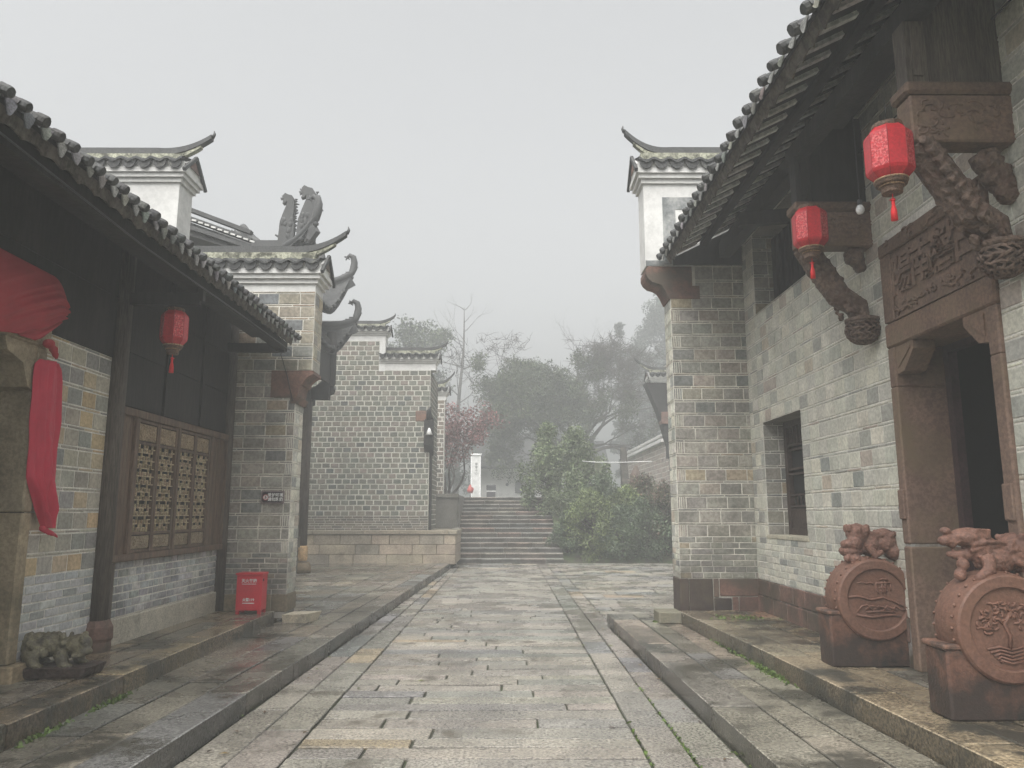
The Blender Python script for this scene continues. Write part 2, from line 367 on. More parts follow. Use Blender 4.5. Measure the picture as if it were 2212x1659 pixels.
# ------------------------------------------------------------------ ground and paving
STONE = [((.278, .256, .216), 7), ((.238, .228, .200), 5), ((.312, .285, .238), 3), ((.22, .218, .205), 1.5), ((.33, .265, .185), .5), ((.245, .222, .19), 1)]
STONE_D = [((.205, .184, .148), 5), ((.175, .162, .135), 4), ((.235, .20, .155), 3), ((.16, .157, .145), 2), ((.17, .105, .09), .4)]
STONE_W = [((.27, .215, .145), 5), ((.235, .20, .145), 4), ((.29, .23, .15), 3), ((.20, .185, .15), 2), ((.26, .16, .11), .7)]
def slab(mb, xa0, xb0, xa1, xb1, y0, y1, z, th, pal, g=.008, sub=1):
    """slab from y0 to y1; x limits xa/xb at y0 and at y1"""
    c = jit(pick(pal), .10); h = z + random.uniform(-.004, .004)
    j = lambda: random.uniform(-.008, .008); i = .007
    base = [(xa0 + g, y0 + g), (xb0 - g, y0 + g), (xb1 - g, y1 - g), (xa1 + g, y1 - g)]
    base = [(x + j() * .5, y + j()) for x, y in base]
    cx = sum(p[0] for p in base) / 4; cyy = sum(p[1] for p in base) / 4
    def ins(p, d):
        return (p[0] + (d if p[0] < cx else -d), p[1] + (d if p[1] < cyy else -d))
    tz = [random.uniform(-.003, .003) for _ in range(4)]
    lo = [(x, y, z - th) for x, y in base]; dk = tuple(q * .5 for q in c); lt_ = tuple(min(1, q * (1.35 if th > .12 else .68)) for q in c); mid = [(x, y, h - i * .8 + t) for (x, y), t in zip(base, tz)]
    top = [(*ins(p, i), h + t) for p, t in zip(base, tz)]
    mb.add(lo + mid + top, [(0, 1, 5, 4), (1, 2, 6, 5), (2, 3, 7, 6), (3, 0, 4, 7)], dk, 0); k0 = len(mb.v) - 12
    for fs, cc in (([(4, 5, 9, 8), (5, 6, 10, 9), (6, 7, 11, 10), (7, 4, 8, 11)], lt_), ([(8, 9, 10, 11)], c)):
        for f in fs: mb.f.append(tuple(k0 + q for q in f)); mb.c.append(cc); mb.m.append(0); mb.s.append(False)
def rows_across(mb, x0, x1, y0, y1, d, L, z, pal, zf=None):
    y = y0
    while y < y1 - .05:
        e = min(y + random.uniform(*d), y1)
        x = x0 - 0.0; first = True
        while x < x1 - .05:
            w = random.uniform(*L) * (random.uniform(.3, 1) if first else 1); first = False
            f = x + w
            if x1 - f < L[0] * .5: f = x1
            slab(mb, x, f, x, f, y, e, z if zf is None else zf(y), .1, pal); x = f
        y = e
def strip_along(mb, ya, yb, xa, xb, z, L, pal, th=.1):
    """column of slabs laid lengthwise; xa/xb functions of y"""
    y = ya
    while y < yb - .05:
        e = y + random.uniform(*L)
        if yb - e < L[0] * .5: e = yb
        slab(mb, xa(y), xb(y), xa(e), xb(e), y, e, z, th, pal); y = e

kl = lambda y: -2.08 + .026 * (y - 5)          # left kerb line
kr = lambda y: 1.50 - .018 * (y - 5)           # right kerb line
pl = lambda y: -3.0
pr_ = lambda y: 2.46 - .044 * (y - 4.6)
# soil and joint bed
g = MB(); g.quad([(-400, -60, -.30), (400, -60, -.30), (400, 600, -.30), (-400, 600, -.30)])
struct(g.build('ground', M['soil']))
g = MB(); g.quad([(-14, .5, -.018), (12, .5, -.018), (12, 24.6, -.018), (-14, 24.6, -.018)])
struct(g.build('paving_bed', M['joint']))
lane = MB()
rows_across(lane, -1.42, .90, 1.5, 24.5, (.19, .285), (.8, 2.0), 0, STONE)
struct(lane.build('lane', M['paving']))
st = MB()
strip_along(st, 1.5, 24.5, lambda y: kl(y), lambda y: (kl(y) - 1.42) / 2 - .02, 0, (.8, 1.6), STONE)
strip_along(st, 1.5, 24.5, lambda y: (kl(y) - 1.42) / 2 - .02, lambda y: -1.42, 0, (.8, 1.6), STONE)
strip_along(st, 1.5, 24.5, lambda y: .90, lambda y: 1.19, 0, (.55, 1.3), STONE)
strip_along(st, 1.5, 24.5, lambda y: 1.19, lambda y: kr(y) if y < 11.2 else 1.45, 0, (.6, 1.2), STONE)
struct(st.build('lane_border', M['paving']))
pz = MB(); rows_across(pz, 1.45, 9, 11.25, 24.5, (.42, .6), (.5, 1.1), 0.0, STONE)
struct(pz.build('plaza', M['paving']))

def platform(name, segs, z, z0, kerb_col):
    bed = MB()
    return bed
# left platform (one step up) in three long strips, wide court beyond the house
lp = MB()
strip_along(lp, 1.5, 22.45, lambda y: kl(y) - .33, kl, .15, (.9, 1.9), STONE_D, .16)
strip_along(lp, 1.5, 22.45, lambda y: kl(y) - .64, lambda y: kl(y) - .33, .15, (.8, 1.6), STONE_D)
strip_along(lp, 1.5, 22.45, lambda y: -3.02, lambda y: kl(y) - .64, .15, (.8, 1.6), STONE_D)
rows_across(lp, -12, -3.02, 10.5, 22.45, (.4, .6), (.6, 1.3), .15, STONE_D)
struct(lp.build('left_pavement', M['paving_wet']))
b = MB(); b.box(-12, -2.98, 10.5, 22.45, -.2, .128); b.prism([(1.5, -.2), (22.45, -.2), (22.45, .128), (1.5, .128)], 'X', -3.0, -2.2)
struct(b.build('left_pavement_bed', M['joint']))
b = MB()
strip_along(b, 1.5, 10.3, lambda y: -3.30, pl, .30, (1.0, 2.0), STONE_W, .16)
strip_along(b, 1.5, 10.3, lambda y: -3.56, lambda y: -3.30, .30, (.9, 1.8), STONE_W)
strip_along(b, 1.5, 10.3, lambda y: -3.80, lambda y: -3.56, .30, (.8, 1.6), STONE_W)
struct(b.build('left_step', M['paving_wet']))
b = MB(); b.box(-4.6, -3.02, 1.5, 10.28, .0, .282); struct(b.build('left_step_bed', M['joint']))
# right platform
b = MB()
strip_along(b, 1.5, 11.2, kr, lambda y: kr(y) + .36, .15, (.9, 2.0), STONE_D, .16)
strip_along(b, 1.5, 11.2, lambda y: kr(y) + .36, lambda y: (kr(y) + .36 + pr_(y)) / 2, .15, (.9, 1.9), STONE_D)
strip_along(b, 1.5, 10.3, lambda y: (kr(y) + .36 + pr_(y)) / 2, pr_, .15, (.9, 1.9), STONE_D)
rows_across(b, 1.98, 2.26, 10.3, 11.2, (.44, .5), (.3, .4), .15, STONE_D)
struct(b.build('right_pavement', M['paving_wet']))
b = MB(); b.hexa([(kr(1.5) + .02, 1.5, -.1), (2.9, 1.5, -.1), (2.3, 11.18, -.1), (kr(11.2) + .02, 11.18, -.1), (kr(1.5) + .02, 1.5, .13), (2.9, 1.5, .13), (2.3, 11.18, .13), (kr(11.2) + .02, 11.18, .13)])
struct(b.build('right_pavement_bed', M['joint']))
b = MB()
strip_along(b, 1.5, 10.35, pr_, lambda y: pr_(y) + .34, .30, (1.0, 2.1), STONE_W, .16)
strip_along(b, 1.5, 10.35, lambda y: pr_(y) + .34, lambda y: (pr_(y) + .34 + 3.34) / 2, .30, (.9, 1.9), STONE_W)
strip_along(b, 1.5, 10.35, lambda y: (pr_(y) + .34 + 3.34) / 2, lambda y: 3.34, .30, (.9, 1.9), STONE_W)
struct(b.build('right_step', M['paving_wet']))
b = MB(); b.hexa([(pr_(1.5) + .02, 1.5, 0), (3.9, 1.5, 0), (3.9, 10.35, 0), (pr_(10.3) + .02, 10.33, 0), (pr_(1.5) + .02, 1.5, .28), (3.9, 1.5, .28), (3.9, 10.35, .28), (pr_(10.3) + .02, 10.33, .28)])
struct(b.build('right_step_bed', M['joint']))

# weeds along the foot of the steps
def weeds(name, spots, label):
    mb = MB()
    for (x, y, z, sx, sy, n) in spots:
        for k in range(n):
            px = x + random.gauss(0, sx); py = y + random.gauss(0, sy); a = random.uniform(0, 6.28); h = random.uniform(.008, .028); w = random.uniform(.008, .02)
            dx, dy = math.cos(a) * w, math.sin(a) * w; lx, ly = random.uniform(-.02, .02), random.uniform(-.02, .02)
            mb.quad([(px - dx, py - dy, z), (px + dx, py + dy, z), (px + lx + dx * .5, py + ly + dy * .5, z + h), (px + lx - dx * .5, py + ly - dy * .5, z + h)], jit((1, 1, 1), .3))
    return tag(mb.build(name, M['weed'], fixn=False), label, 'weeds', kind='stuff')
weeds('weeds', [(-2.96, 6.1, .15, .015, .16, 110), (-2.97, 5.25, .15, .015, .14, 80), (-2.1, 6.9, 0, .02, .3, 120), (2.33, 7.2, .15, .03, .22, 260), (2.3, 8.4, .15, .02, .4, 90),
                (1.5, 4.9, 0, .02, .2, 30), (.9, 4.6, -.012, .004, .7, 90), (1.19, 5.4, -.012, .004, .9, 110), (2.8, 9.6, .30, .15, .12, 80), (1.98, 10.35, .15, .05, .03, 60)],
      'bright green weeds and moss in the joints of the steps')

# ------------------------------------------------------------------ roofs
def tile_roof(parent, xe, ze, xr, zr, y0, y1, name='roof', sp=.215, tr=1.0):
    """pitched tiled roof: eave at xe, ridge at xr, rows of round cap tiles"""
    mb = MB(); sg = 1 if xr > xe else -1
    L = math.hypot(xr - xe, zr - ze); d = Vector(((xr - xe) / L, 0, (zr - ze) / L)); nrm = Vector((-d.z * sg, 0, d.x * sg)) * 1.0
    if nrm.z < 0: nrm = -nrm
    n = int((y1 - y0) / sp); sp = (y1 - y0) / n; E = Vector((xe, 0, ze))
    # pan tiles (troughs)
    def pan(u, v):
        y = y0 + u * (y1 - y0); ph = u * n * 2 * math.pi
        return E + d * (L * v) + Vector((0, y, 0)) + nrm * (.012 * math.cos(ph) + .012)
    mb.grid(pan, n * 6, 10)
    for k in range(n + 1):
        y = y0 + k * sp + random.uniform(-.012, .012); m = int(L / .21)
        lift = random.uniform(-.006, .006)
        for t in range(m):
            a = L * t / m - (.06 if t == 0 else .015); b_ = L * (t + 1) / m
            ra = .056 * tr * random.uniform(.93, 1.07); rb = .046 * tr
            seg = 6; vs = []
            for (q, r_) in ((a, ra), (b_, rb)):
                for j in range(seg + 1):
                    an = math.pi * j / seg
                    vs.append(E + d * q + Vector((0, y + math.cos(an) * r_, 0)) + nrm * (math.sin(an) * r_ * 1.05 + .012 + lift))
            fs = [(j, j + 1, seg + 2 + j, seg + 1 + j) for j in range(seg)]
            if t == 0: fs.append(tuple(range(seg + 1)))
            mb.add(vs, fs, jit((1, 1, 1), .35), 0, False)
        # clay stop at the end of each cap row
        c = E + d * -.10 + Vector((0, y, 0)) + nrm * (.026 + lift); rr_ = random.uniform(.045, .056) * tr
        ring = [(math.cos(2 * math.pi * q / 9) * rr_ * random.uniform(.88, 1.08), math.sin(2 * math.pi * q / 9) * rr_ * random.uniform(.88, 1.08)) for q in range(9)]
        A_ = [c + Vector((0, a * .86, 0)) + nrm * b * .86 for a, b in ring]; B_ = [c + d * .015 + Vector((0, a, 0)) + nrm * b for a, b in ring]; C_ = [c + d * .07 + Vector((0, a, 0)) + nrm * b for a, b in ring]
        mb.add(A_ + B_ + C_, [tuple(range(9))] + [(q, (q + 1) % 9, 9 + (q + 1) % 9, 9 + q) for q in range(9)] + [(9 + q, 9 + (q + 1) % 9, 18 + (q + 1) % 9, 18 + q) for q in range(9)], jit((1.1, 1.1, 1.05), .35), 0, False)
        # drip tile between rows, hanging pale lip
        if k < n:
            yc = y + sp / 2; w = sp * .36; hh = random.uniform(.07, .11); tip = random.uniform(-.02, .02)
            vs = []; fs = []
            for j in range(9):
                t = j / 8 * 2 - 1; z = -hh * (1 - abs(t) ** 1.6)
                vs += [E + d * -.045 + Vector((0, yc + t * w, .022 + .018 * t * t)), E + d * -.06 + Vector((0, yc + t * w + tip * (1 - abs(t)), .012 + z))]
            for j in range(8): fs.append((2 * j, 2 * j + 1, 2 * j + 3, 2 * j + 2))
            k0 = len(vs); vs += [v - d * -.012 for v in vs]; fs += [tuple(k0 + i for i in reversed(f)) for f in fs[:8]]
            mb.add(vs, fs, jit((1, 1, 1), .5), 1, True)
    o = mb.build(name, [M['tile'], M['tile_pale']], parent, fixn=False)
    # ridge bar
    rd = MB(); rd.box(xr - .12, xr + .12, y0, y1, zr, zr + .28); rd.build('ridge', M['ridge'], o)
    # back slope so the roof is a closed thing
    bk = MB(); bk.quad([(xr, y0, zr + .02), (xr, y1, zr + .02), (xr + (xr - xe), y1, ze), (xr + (xr - xe), y0, ze)]); bk.build('back_slope', M['tile'], o)
    # sheathing under the tiles
    sh = MB(); t = nrm * -.03
    A = E + d * .0; B = E + d * L
    p = [A + Vector((0, y0, 0)), A + Vector((0, y1, 0)), B + Vector((0, y1, 0)), B + Vector((0, y0, 0))]
    sh.hexa([q + t for q in p] + [q - nrm * .005 for q in p]); sh.build('sheathing', M['dark_wood'], o)
    return o, E, d, nrm, L
def fascia(parent, x, z, y0, y1, h=.13, lean=.02, amp=.03, per=.21):
    mb = MB(); n = int((y1 - y0) / .035)
    vs = []; sgn = 1 if x > 0 else -1
    for i in range(n + 1):
        y = y0 + (y1 - y0) * i / n
        w = abs(math.sin(math.pi * (y - y0) / per)) ** .7 * amp + noise.noise((y * 9, 0, x)) * .012
        vs += [(x, y, z), (x + sgn * lean, y, z - h + w), (x + .014, y, z), (x + sgn * lean + .014, y, z - h + w)]
    for i in range(n):
        a = i * 4; b_ = a + 4; c = jit((1, 1, 1), .25)
        mb.add([vs[k] for k in (a, a + 1, b_ + 1, b_)], [(0, 1, 2, 3)], c); mb.add([vs[k] for k in (a + 2, a + 3, b_ + 3, b_ + 2)], [(3, 2, 1, 0)], c)
        mb.add([vs[k] for k in (a + 1, a + 3, b_ + 3, b_ + 1)], [(0, 1, 2, 3)], c)
    return mb.build('eave_board', M['fascia'], parent, fixn=False)

def matou(parent, xa, xt, yc, th, zb, zc, zr, tip, name='gable_wall', front=-1, frame_paint=False):
    """white horse-head wall: runs from xa to the free end xt, plaster zb..zc, cornice, little tiled roof, ridge up to zr, curled tip"""
    s = 1 if xt > xa else -1; x0, x1 = sorted((xa, xt)); y0, y1 = yc - th / 2, yc + th / 2
    mb = MB(); mb.box(x0, x1, y0, y1, zb, zc)
    k = (zr - zc); zt = zc + k * .42; zs = zr - .19
    for i, (h0, h1, e) in enumerate(((0, .10, .035), (.10, .20, .075), (.20, .31, .11))):
        a, b_ = (x0, x1 + e) if s > 0 else (x0 - e, x1)
        mb.box(a, b_, y0 - e, y1 + e, zc + k * h0 + .001, zc + k * h1)
    a, b_ = (x0, x1 + .09) if s > 0 else (x0 - .09, x1)
    mb.box(a, b_, y0 - .09, y1 + .09, zc + k * .30, zt + .03)
    xe = xt + s * .10
    mb.prism([(y0 - .09, zt), (y1 + .09, zt), (yc, zs + .02)], 'X', xt, xe)
    w = mb.build(name, M['plaster'], parent)
    rm = MB(); rm.prism([(y0 + .06, zt + .01), (y1 - .06, zt + .01), (yc, zs - .02)], 'X', xe, xe + s * .012); rm.build('end_ornament', M['red_stone'], w)
    tl = MB(); ov = .17; n = max(2, int((x1 - x0) / .21)); sp = (x1 - x0 + .08) / n; xs = x0 - (.08 if s < 0 else 0)
    for sd in (-1, 1):
        ye = yc + sd * (th / 2 + ov)
        def sl(u, v, sd=sd, ye=ye):
            wv_ = math.cos(u * n * 2 * math.pi)
            return (xs + u * sp * n, ye + (yc - ye) * v, zt + .045 + (zs - zt - .03) * v + .024 * wv_ * (1 - v * .6) + noise.noise((u * 40, v * 3, zr)) * .006)
        tl.grid(sl, n * 8, 5)
        def ul(u, v, sd=sd, ye=ye):
            p = sl(u, v * .45); return (p[0], p[1], p[2] - .035)
        tl.grid(ul, n * 8, 2)
        def ed(u, v, sd=sd, ye=ye):
            p = sl(u, 0); return (p[0], p[1] + sd * .002, p[2] - .035 * v)
        tl.grid(ed, n * 8, 1)
        for q in range(n):          # hanging half-round drip tiles
            xc = xs + (q + .5) * sp; r_ = sp * .43
            pr2 = [(xc - r_, zt + .02)] + [(xc + r_ * math.cos(math.pi + math.pi * j / 10), zt - .005 - abs(math.sin(math.pi * j / 10)) ** 1.2 * r_ * 1.0) for j in range(11)] + [(xc + r_, zt + .02)]
            tl.prism(pr2, 'Y', ye - sd * .02, ye - sd * .04, jit((1.9, 1.9, 1.85), .2))
    # sloping verge boards on the end
    for sd in (-1, 1): tl.bar((xt + s * .12, yc + sd * (th / 2 + ov), zt - .13), (xt + s * .12, yc, zs + .05), .05, .04, up=(1, 0, 0))
    tl.build('coping_tiles', M['tile'], w)
    bd = MB(); bd.box(x0, x1 - .05 * (s > 0), yc - .085, yc + .085, zs - .01, zr - .105); bd.build('mortar_bed', M['mossy'], w)
    # ridge with a curled end
    rd = MB(); hh = .11; pts = []
    dx, dz = (tip[0] - xt), tip[1] - zr
    for i in range(15):
        t = i / 14; x = xt - s * .45 + (dx + s * .45) * t; z = zr - hh + (dz + .0) * (t ** 2.3) + hh * (0)
        hgt = hh * (1 - t * .45); pts.append((x, z, hgt))
    prev = [(xa, zr - hh, hh)] + [p for p in pts]
    for (xA, zA, hA), (xB, zB, hB) in zip(prev, prev[1:]):
        wA = .055
        rd.hexa([(xA, yc - wA, zA), (xB, yc - wA, zB), (xB, yc + wA, zB), (xA, yc + wA, zA), (xA, yc - wA, zA + hA), (xB, yc - wA, zB + hB), (xB, yc + wA, zB + hB), (xA, yc + wA, zA + hA)])
    lx, lz, lh = pts[-1]
    rd.tube([(lx, yc, lz + lh * .6), (lx + s * .03, yc, lz + lh + .03), (lx + s * .02, yc, lz + lh + .08)], [.03, .02, .006], 6)
    rd.build('ridge', M['ridge'], w)
    # mortar wedge lifting the curl
    wd = MB(); pf = []
    for i in range(10):
        t = i / 9 * .8; x = xt - s * .40 + (dx + s * .40) * t; pf.append((x, zr - hh + dz * t ** 2.3 - .002))
    low = [(x, z - (.07 * (1 - i / 9) + .03)) for i, (x, z) in enumerate(pf)]
    wd.prism(pf + low[::-1], 'Y', yc - .045, yc + .045); wd.build('curl_bed', M['mossy'], w)
    return w

# ================================================================== LEFT HOUSE
LH = thing('brick_house', 'grey brick and dark timber house with lattice window on the left side of the lane', 'house', (-3.8, 6, .3))
LHm = MB()
X = -3.8
def world(o, parent):  # parent Empty sits away from the origin: cancel its offset
    o.parent = parent; o.matrix_parent_inverse = Matrix.Translation(-Vector(parent.location)); return o
class P:   # part builder bound to a thing
    def __init__(s, t): s.t = t
    def __call__(s, mb, name, mats, **k): return world(mb.build(name, mats, None, **k), s.t)
pL = P(LH)
# tall brick panel beside the doorway (faces +X): U along +Y
U, V = (0, 1, 0), (0, 0, 1)
mb = MB()
bricks(mb, (X, 0, 0), U, V, 6.15, 7.26, bond(1.05, 3.02, .175, .22), pal=OCHRE, gap=.013)
bricks(mb, (X, 0, 0), U, V, 6.15, 7.26, plain(.42, 1.05, .074, .21), pal=CLEAN, gap=.012)
pL(mb, 'brick_panel', [M['mortar'], M['brick']])
mb = MB(); mb.box(X - .3, X + .02, 6.16, 7.28, .28, .42, bev=.01); 
pL(mb, 'footing_stone', [M['granite']])
# low brick wall below the window
mb = MB(); bricks(mb, (X, 0, 0), U, V, 7.42, 10.4, plain(.55, 1.08, .072, .20, 'rand'), pal=CLEAN, gap=.013, var=.16)
pL(mb, 'sill_wall', [M['mortar'], M['brick_old']])
mb = MB()
for a, b_ in ((7.42, 9.35), (9.36, 10.4)): mb.box(X - .3, X + .035, a, b_ - .006, .28, .548, jit((1, 1, 1), .08), bev=.012)
pL(mb, 'granite_base', [M['granite']])
# solid body and dark timber front above
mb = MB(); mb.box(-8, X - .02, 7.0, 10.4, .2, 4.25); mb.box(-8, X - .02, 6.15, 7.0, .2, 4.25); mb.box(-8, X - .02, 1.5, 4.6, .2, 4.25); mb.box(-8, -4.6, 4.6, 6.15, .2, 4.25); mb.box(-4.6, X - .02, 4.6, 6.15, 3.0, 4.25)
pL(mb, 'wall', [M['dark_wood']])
mb = MB()
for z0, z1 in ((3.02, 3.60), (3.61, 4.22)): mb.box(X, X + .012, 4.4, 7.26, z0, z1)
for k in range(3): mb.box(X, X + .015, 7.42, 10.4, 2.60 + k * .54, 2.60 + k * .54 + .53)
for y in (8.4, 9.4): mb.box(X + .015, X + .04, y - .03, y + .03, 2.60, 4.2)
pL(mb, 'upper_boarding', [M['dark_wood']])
# window wall
mb = MB()
mb.box(X, X + .07, 7.42, 10.34, 2.50, 2.58, bev=.008); mb.box(X, X + .075, 7.42, 10.34, 1.082, 1.15, bev=.008)
for y in (7.46, 7.76, 9.76, 10.30): mb.box(X, X + .066, y - .035, y + .035, 1.15, 2.50, bev=.006)
mb.box(X, X + .066, 8.755, 8.80, 1.15, 2.50, bev=.004)
for a, b_ in ((7.495, 7.725), (9.795, 10.02), (10.03, 10.265)): mb.box(X, X + .03, a, b_, 1.15, 2.50, jit((1, .95, .9), .1))
win = pL(mb, 'window_wall', [M['wood']])
def lattice_leaf(ya, yb, n):
    fr = MB(); t = .035; xa, xb = X + .005, X + .05
    z0, z1 = 1.155, 2.495
    fr.box(xa, xb, ya, ya + t, z0, z1, bev=.004); fr.box(xa, xb, yb - t, yb, z0, z1, bev=.004)
    for z in (z0, 1.33, 2.245, z1 - .03): fr.box(xa, xb - .003, ya + t, yb - t, z, z + .03, bev=.003)
    leaf = fr.build('window_leaf', [M['wood']]); leaf = world(leaf, win) if False else leaf
    leaf.parent = win; leaf.matrix_parent_inverse = Matrix.Identity(4)
    lt = MB(); a, b_ = ya + t, yb - t; xm = X + .03; bw = .011
    c0, c1, zb, zt = a, b_, 1.36, 2.245
    cols = 7; rws = 22; cw = (c1 - c0) / cols; rh = (zt - zb) / rws
    rr = random.Random(3)
    for r in range(1, rws):
        for c in range(cols):
            m_ = min(c, cols - 1 - c)
            if (r % 2 == 0) or ((r + m_) % 3 == 0):
                if (r * 7 + m_ * 3) % 5 != 0: lt.box(xm - .008, xm + .008, c0 + c * cw - bw * .4, c0 + (c + 1) * cw + bw * .4, zb + r * rh - bw / 2, zb + r * rh + bw / 2, jit((1, 1, 1), .2))
    for c in range(1, cols):
        for r in range(rws):
            m_ = min(c, cols - c)
            if (r * 5 + m_ * 2) % 4 != 1: lt.box(xm - .0085, xm + .0085, c0 + c * cw - bw / 2, c0 + c * cw + bw / 2, zb + r * rh, zb + (r + 1) * rh, jit((.9, .9, .9), .2))
    for cz in (1.55, 1.80, 2.05):     # small diamond bosses
        lt.lathe([(.004, -.012), (.035, 0), (.004, .012)], (xm, (c0 + c1) / 2, cz), 8)
    for o_, nm, mt in ((lt, 'lattice', 'lattice'),):
        q = o_.build(nm, [M[mt]]); q.parent = leaf
    cv = MB(); cv2 = MB()
    cv.box(X + .02, X + .042, a + .006, b_ - .006, 2.285, 2.455, (1.05, 1, .95), bev=.008); cv2.box(X + .02, X + .042, a + .006, b_ - .006, 1.19, 1.32, (.9, .9, .9), bev=.008)
    rr = random.Random(n)
    for k in range(26):
        y = rr.uniform(a + .03, b_ - .03); z = rr.uniform(2.305, 2.435)
        an = rr.uniform(0, 3.14); r_ = rr.uniform(.008, .02)
        cv.tube([(X + .043, y + math.cos(an + q) * r_, z + math.sin(an + q) * r_) for q in (0, .8, 1.6, 2.4)], .0035, 5, (1.1, 1.05, 1))
    for k in range(14):
        y = rr.uniform(a + .04, b_ - .04); z = 1.225 + rr.uniform(0, .07); an = rr.uniform(0, 3.14)
        cv2.tube([(X + .043, y + math.cos(an + q) * .016, z + math.sin(an + q) * .014) for q in (0, .8, 1.6, 2.4)], .0035, 5, (1, 1, 1))
    q = cv.build('carved_panel', [M['lattice_carved']]); q.parent = leaf; q = cv2.build('carved_panel', [M['lattice_carved']]); q.parent = leaf
for i, (a, b_) in enumerate(((7.80, 8.27), (8.28, 8.75), (8.805, 9.26), (9.27, 9.72))): lattice_leaf(a, b_, i)
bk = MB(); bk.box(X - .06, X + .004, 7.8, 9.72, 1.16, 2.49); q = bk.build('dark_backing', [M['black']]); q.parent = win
# posts
for (y, r_, zb) in ((7.34, .085, .58), (10.34, .075, .30)):
    mb = MB(); mb.tube([(X + .03, y, zb), (X + .03, y + .005, 2.2), (X + .03, y, 4.2)], [r_ * 1.04, r_, r_ * .97], 14)
    if y < 8: mb.box(X + .02, X + .09, y + .05, y + .13, .56, 1.08); mb.box(X - .02, X + .05, y + .06, y + .14, 2.6, 2.74)
    pL(mb, 'post', [M['post_wood']])
mb = MB(); mb.lathe([(.13, .0), (.135, .05), (.13, .09), (.145, .12), (.14, .22), (.11, .28)], (X + .03, 7.34, .30), 8, phase=.39, smooth=False); pL(mb, 'post_base', [M['red_stone']])
# beams under the eave
mb = MB(); mb.bar((X, 7.34, 3.62), (-3.02, 7.34, 3.62), .07, .12); mb.bar((X, 10.2, 3.75), (-3.02, 10.2, 3.75), .07, .12); mb.bar((X, 3.6, 3.62), (-3.02, 3.6, 3.62), .07, .12)
mb.bar((-3.07, 1.5, 3.78), (-3.07, 10.3, 3.78), .11, .12); mb.bar((-3.45, 1.5, 3.98), (-3.45, 10.3, 3.98), .11, .12); mb.box(-3.05, -2.99, 7.31, 7.37, 3.60, 3.72)
pL(mb, 'eave_beam', [M['dark_wood']])
# doorway at the near end: far stone jamb, lintel, corbel
mb = MB()
mb.box(X - .55, X + .06, 6.03, 6.15, .42, 1.55, (1, .95, .85), bev=.012); mb.box(X - .55, X + .06, 6.03, 6.15, 1.556, 2.86, (.95, .92, .85), bev=.012)
mb.box(X - .5, X + .12, 6.0, 6.2, .28, .42, (1.1, 1, .85), bev=.012)
nj = MB(); nj.box(X - .55, X + .06, 4.55, 4.67, .3, 2.86, (1, .95, .85), bev=.012)
M['jamb'] = make_mat('jamb', (0.30, 0.255, 0.185), rough=.75, nscale=2, var=.25, fine=30, finevar=.2, bump=.4, tint=((0.10, 0.085, 0.05), 1.6, .46, .7))
dj = pL(mb, 'door_jamb', [M['jamb']]); pL(nj, 'door_jamb', [M['jamb']])
mb = MB(); mb.box(X - .5, X + .07, 4.5, 6.17, 2.862, 3.04, (1.05, 1, .95), bev=.015); mb.prism([(6.028, 2.5), (6.028, 2.86), (5.62, 2.86), (5.66, 2.76), (5.86, 2.70), (5.95, 2.52)], 'X', X - .3, X + .05, (1.15, 1.1, 1))
pL(mb, 'door_lintel', [M['jamb']])
mb = MB(); mb.box(-4.62, -4.58, 4.66, 6.03, .3, 2.86); pL(mb, 'door_panel', [M['black']])
# roof
ro, *_ = tile_roof(None, -2.9, 3.90, -7.0, 5.95, 1.2, 10.17, sp=.165, tr=.76); world(ro, LH)
f_ = fascia(None, -2.925, 3.90, 1.2, 10.2); world(f_, LH)
mb = MB()
for k in range(42):
    y = 1.3 + k * .215
    mb.bar((-2.93, y, 3.845), (-6.9, y, 5.83), .06, .045)
pL(mb, 'rafter', [M['dark_wood']])['kind'] = 'stuff'
# horse-head gable wall at the far end (plane of the street end pier)
YL = 10.40; TH = .42
mb = MB()
bricks(mb, (0, YL, 0), (1, 0, 0), V, -3.86, -2.90, bond(1.03, 3.10, .175, .285), pal=GREY, gap=.014, stripes='hi')
bricks(mb, (0, YL, 0), (1, 0, 0), V, -3.86, -2.90, plain(.50, 1.03, .066, .235, 'rand'), pal=GREY, gap=.012)
bricks(mb, (-2.90, YL, 0), (0, 1, 0), V, 0, TH, bond(1.03, 3.10, .175, .22), pal=PALE, gap=.012)
bricks(mb, (-2.90, YL, 0), (0, 1, 0), V, 0, TH, plain(.50, 1.03, .066, .20), pal=PALE, gap=.012)
bricks(mb, (0, YL, 0), (1, 0, 0), V, -8, -2.69, bond(3.48, 4.60, .185, .30), pal=[((.235, .215, .165), 4), ((.26, .20, .14), 1.6), ((.19, .19, .17), 3), ((.15, .16, .16), 1)], gap=.014, stripes='hi')
bricks(mb, (-2.69, YL, 0), (0, 1, 0), V, 0, TH, bond(3.48, 4.60, .185, .22), pal=OCHRE, gap=.014)
bricks(mb, (0, YL, 0), (1, 0, 0), V, -3.86, -3.20, bond(3.10, 3.48, .185, .27), pal=GREY, gap=.012)
bricks(mb, (-2.905, YL + TH, 0), (-1, 0, 0), V, 0, 5.1, bond(.5, 3.48, .185, .27), pal=GREY, gap=.012)
bricks(mb, (-2.69, YL + TH, 0), (-1, 0, 0), V, 0, 5.3, bond(3.48, 4.60, .185, .27), pal=GREY, gap=.012)
mb.box(-8, -2.902, YL + .004, YL + TH - .004, .2, 3.1, mat=0); mb.box(-8, -2.692, YL + .004, YL + TH - .004, 3.48, 4.6, mat=0); mb.box(-8, -3.2, YL + .004, YL + TH - .004, 3.1, 3.48, mat=0)
gw = pL(mb, 'gable_wall', [M['mortar_dirty'], M['brick_old']])
mb = MB()
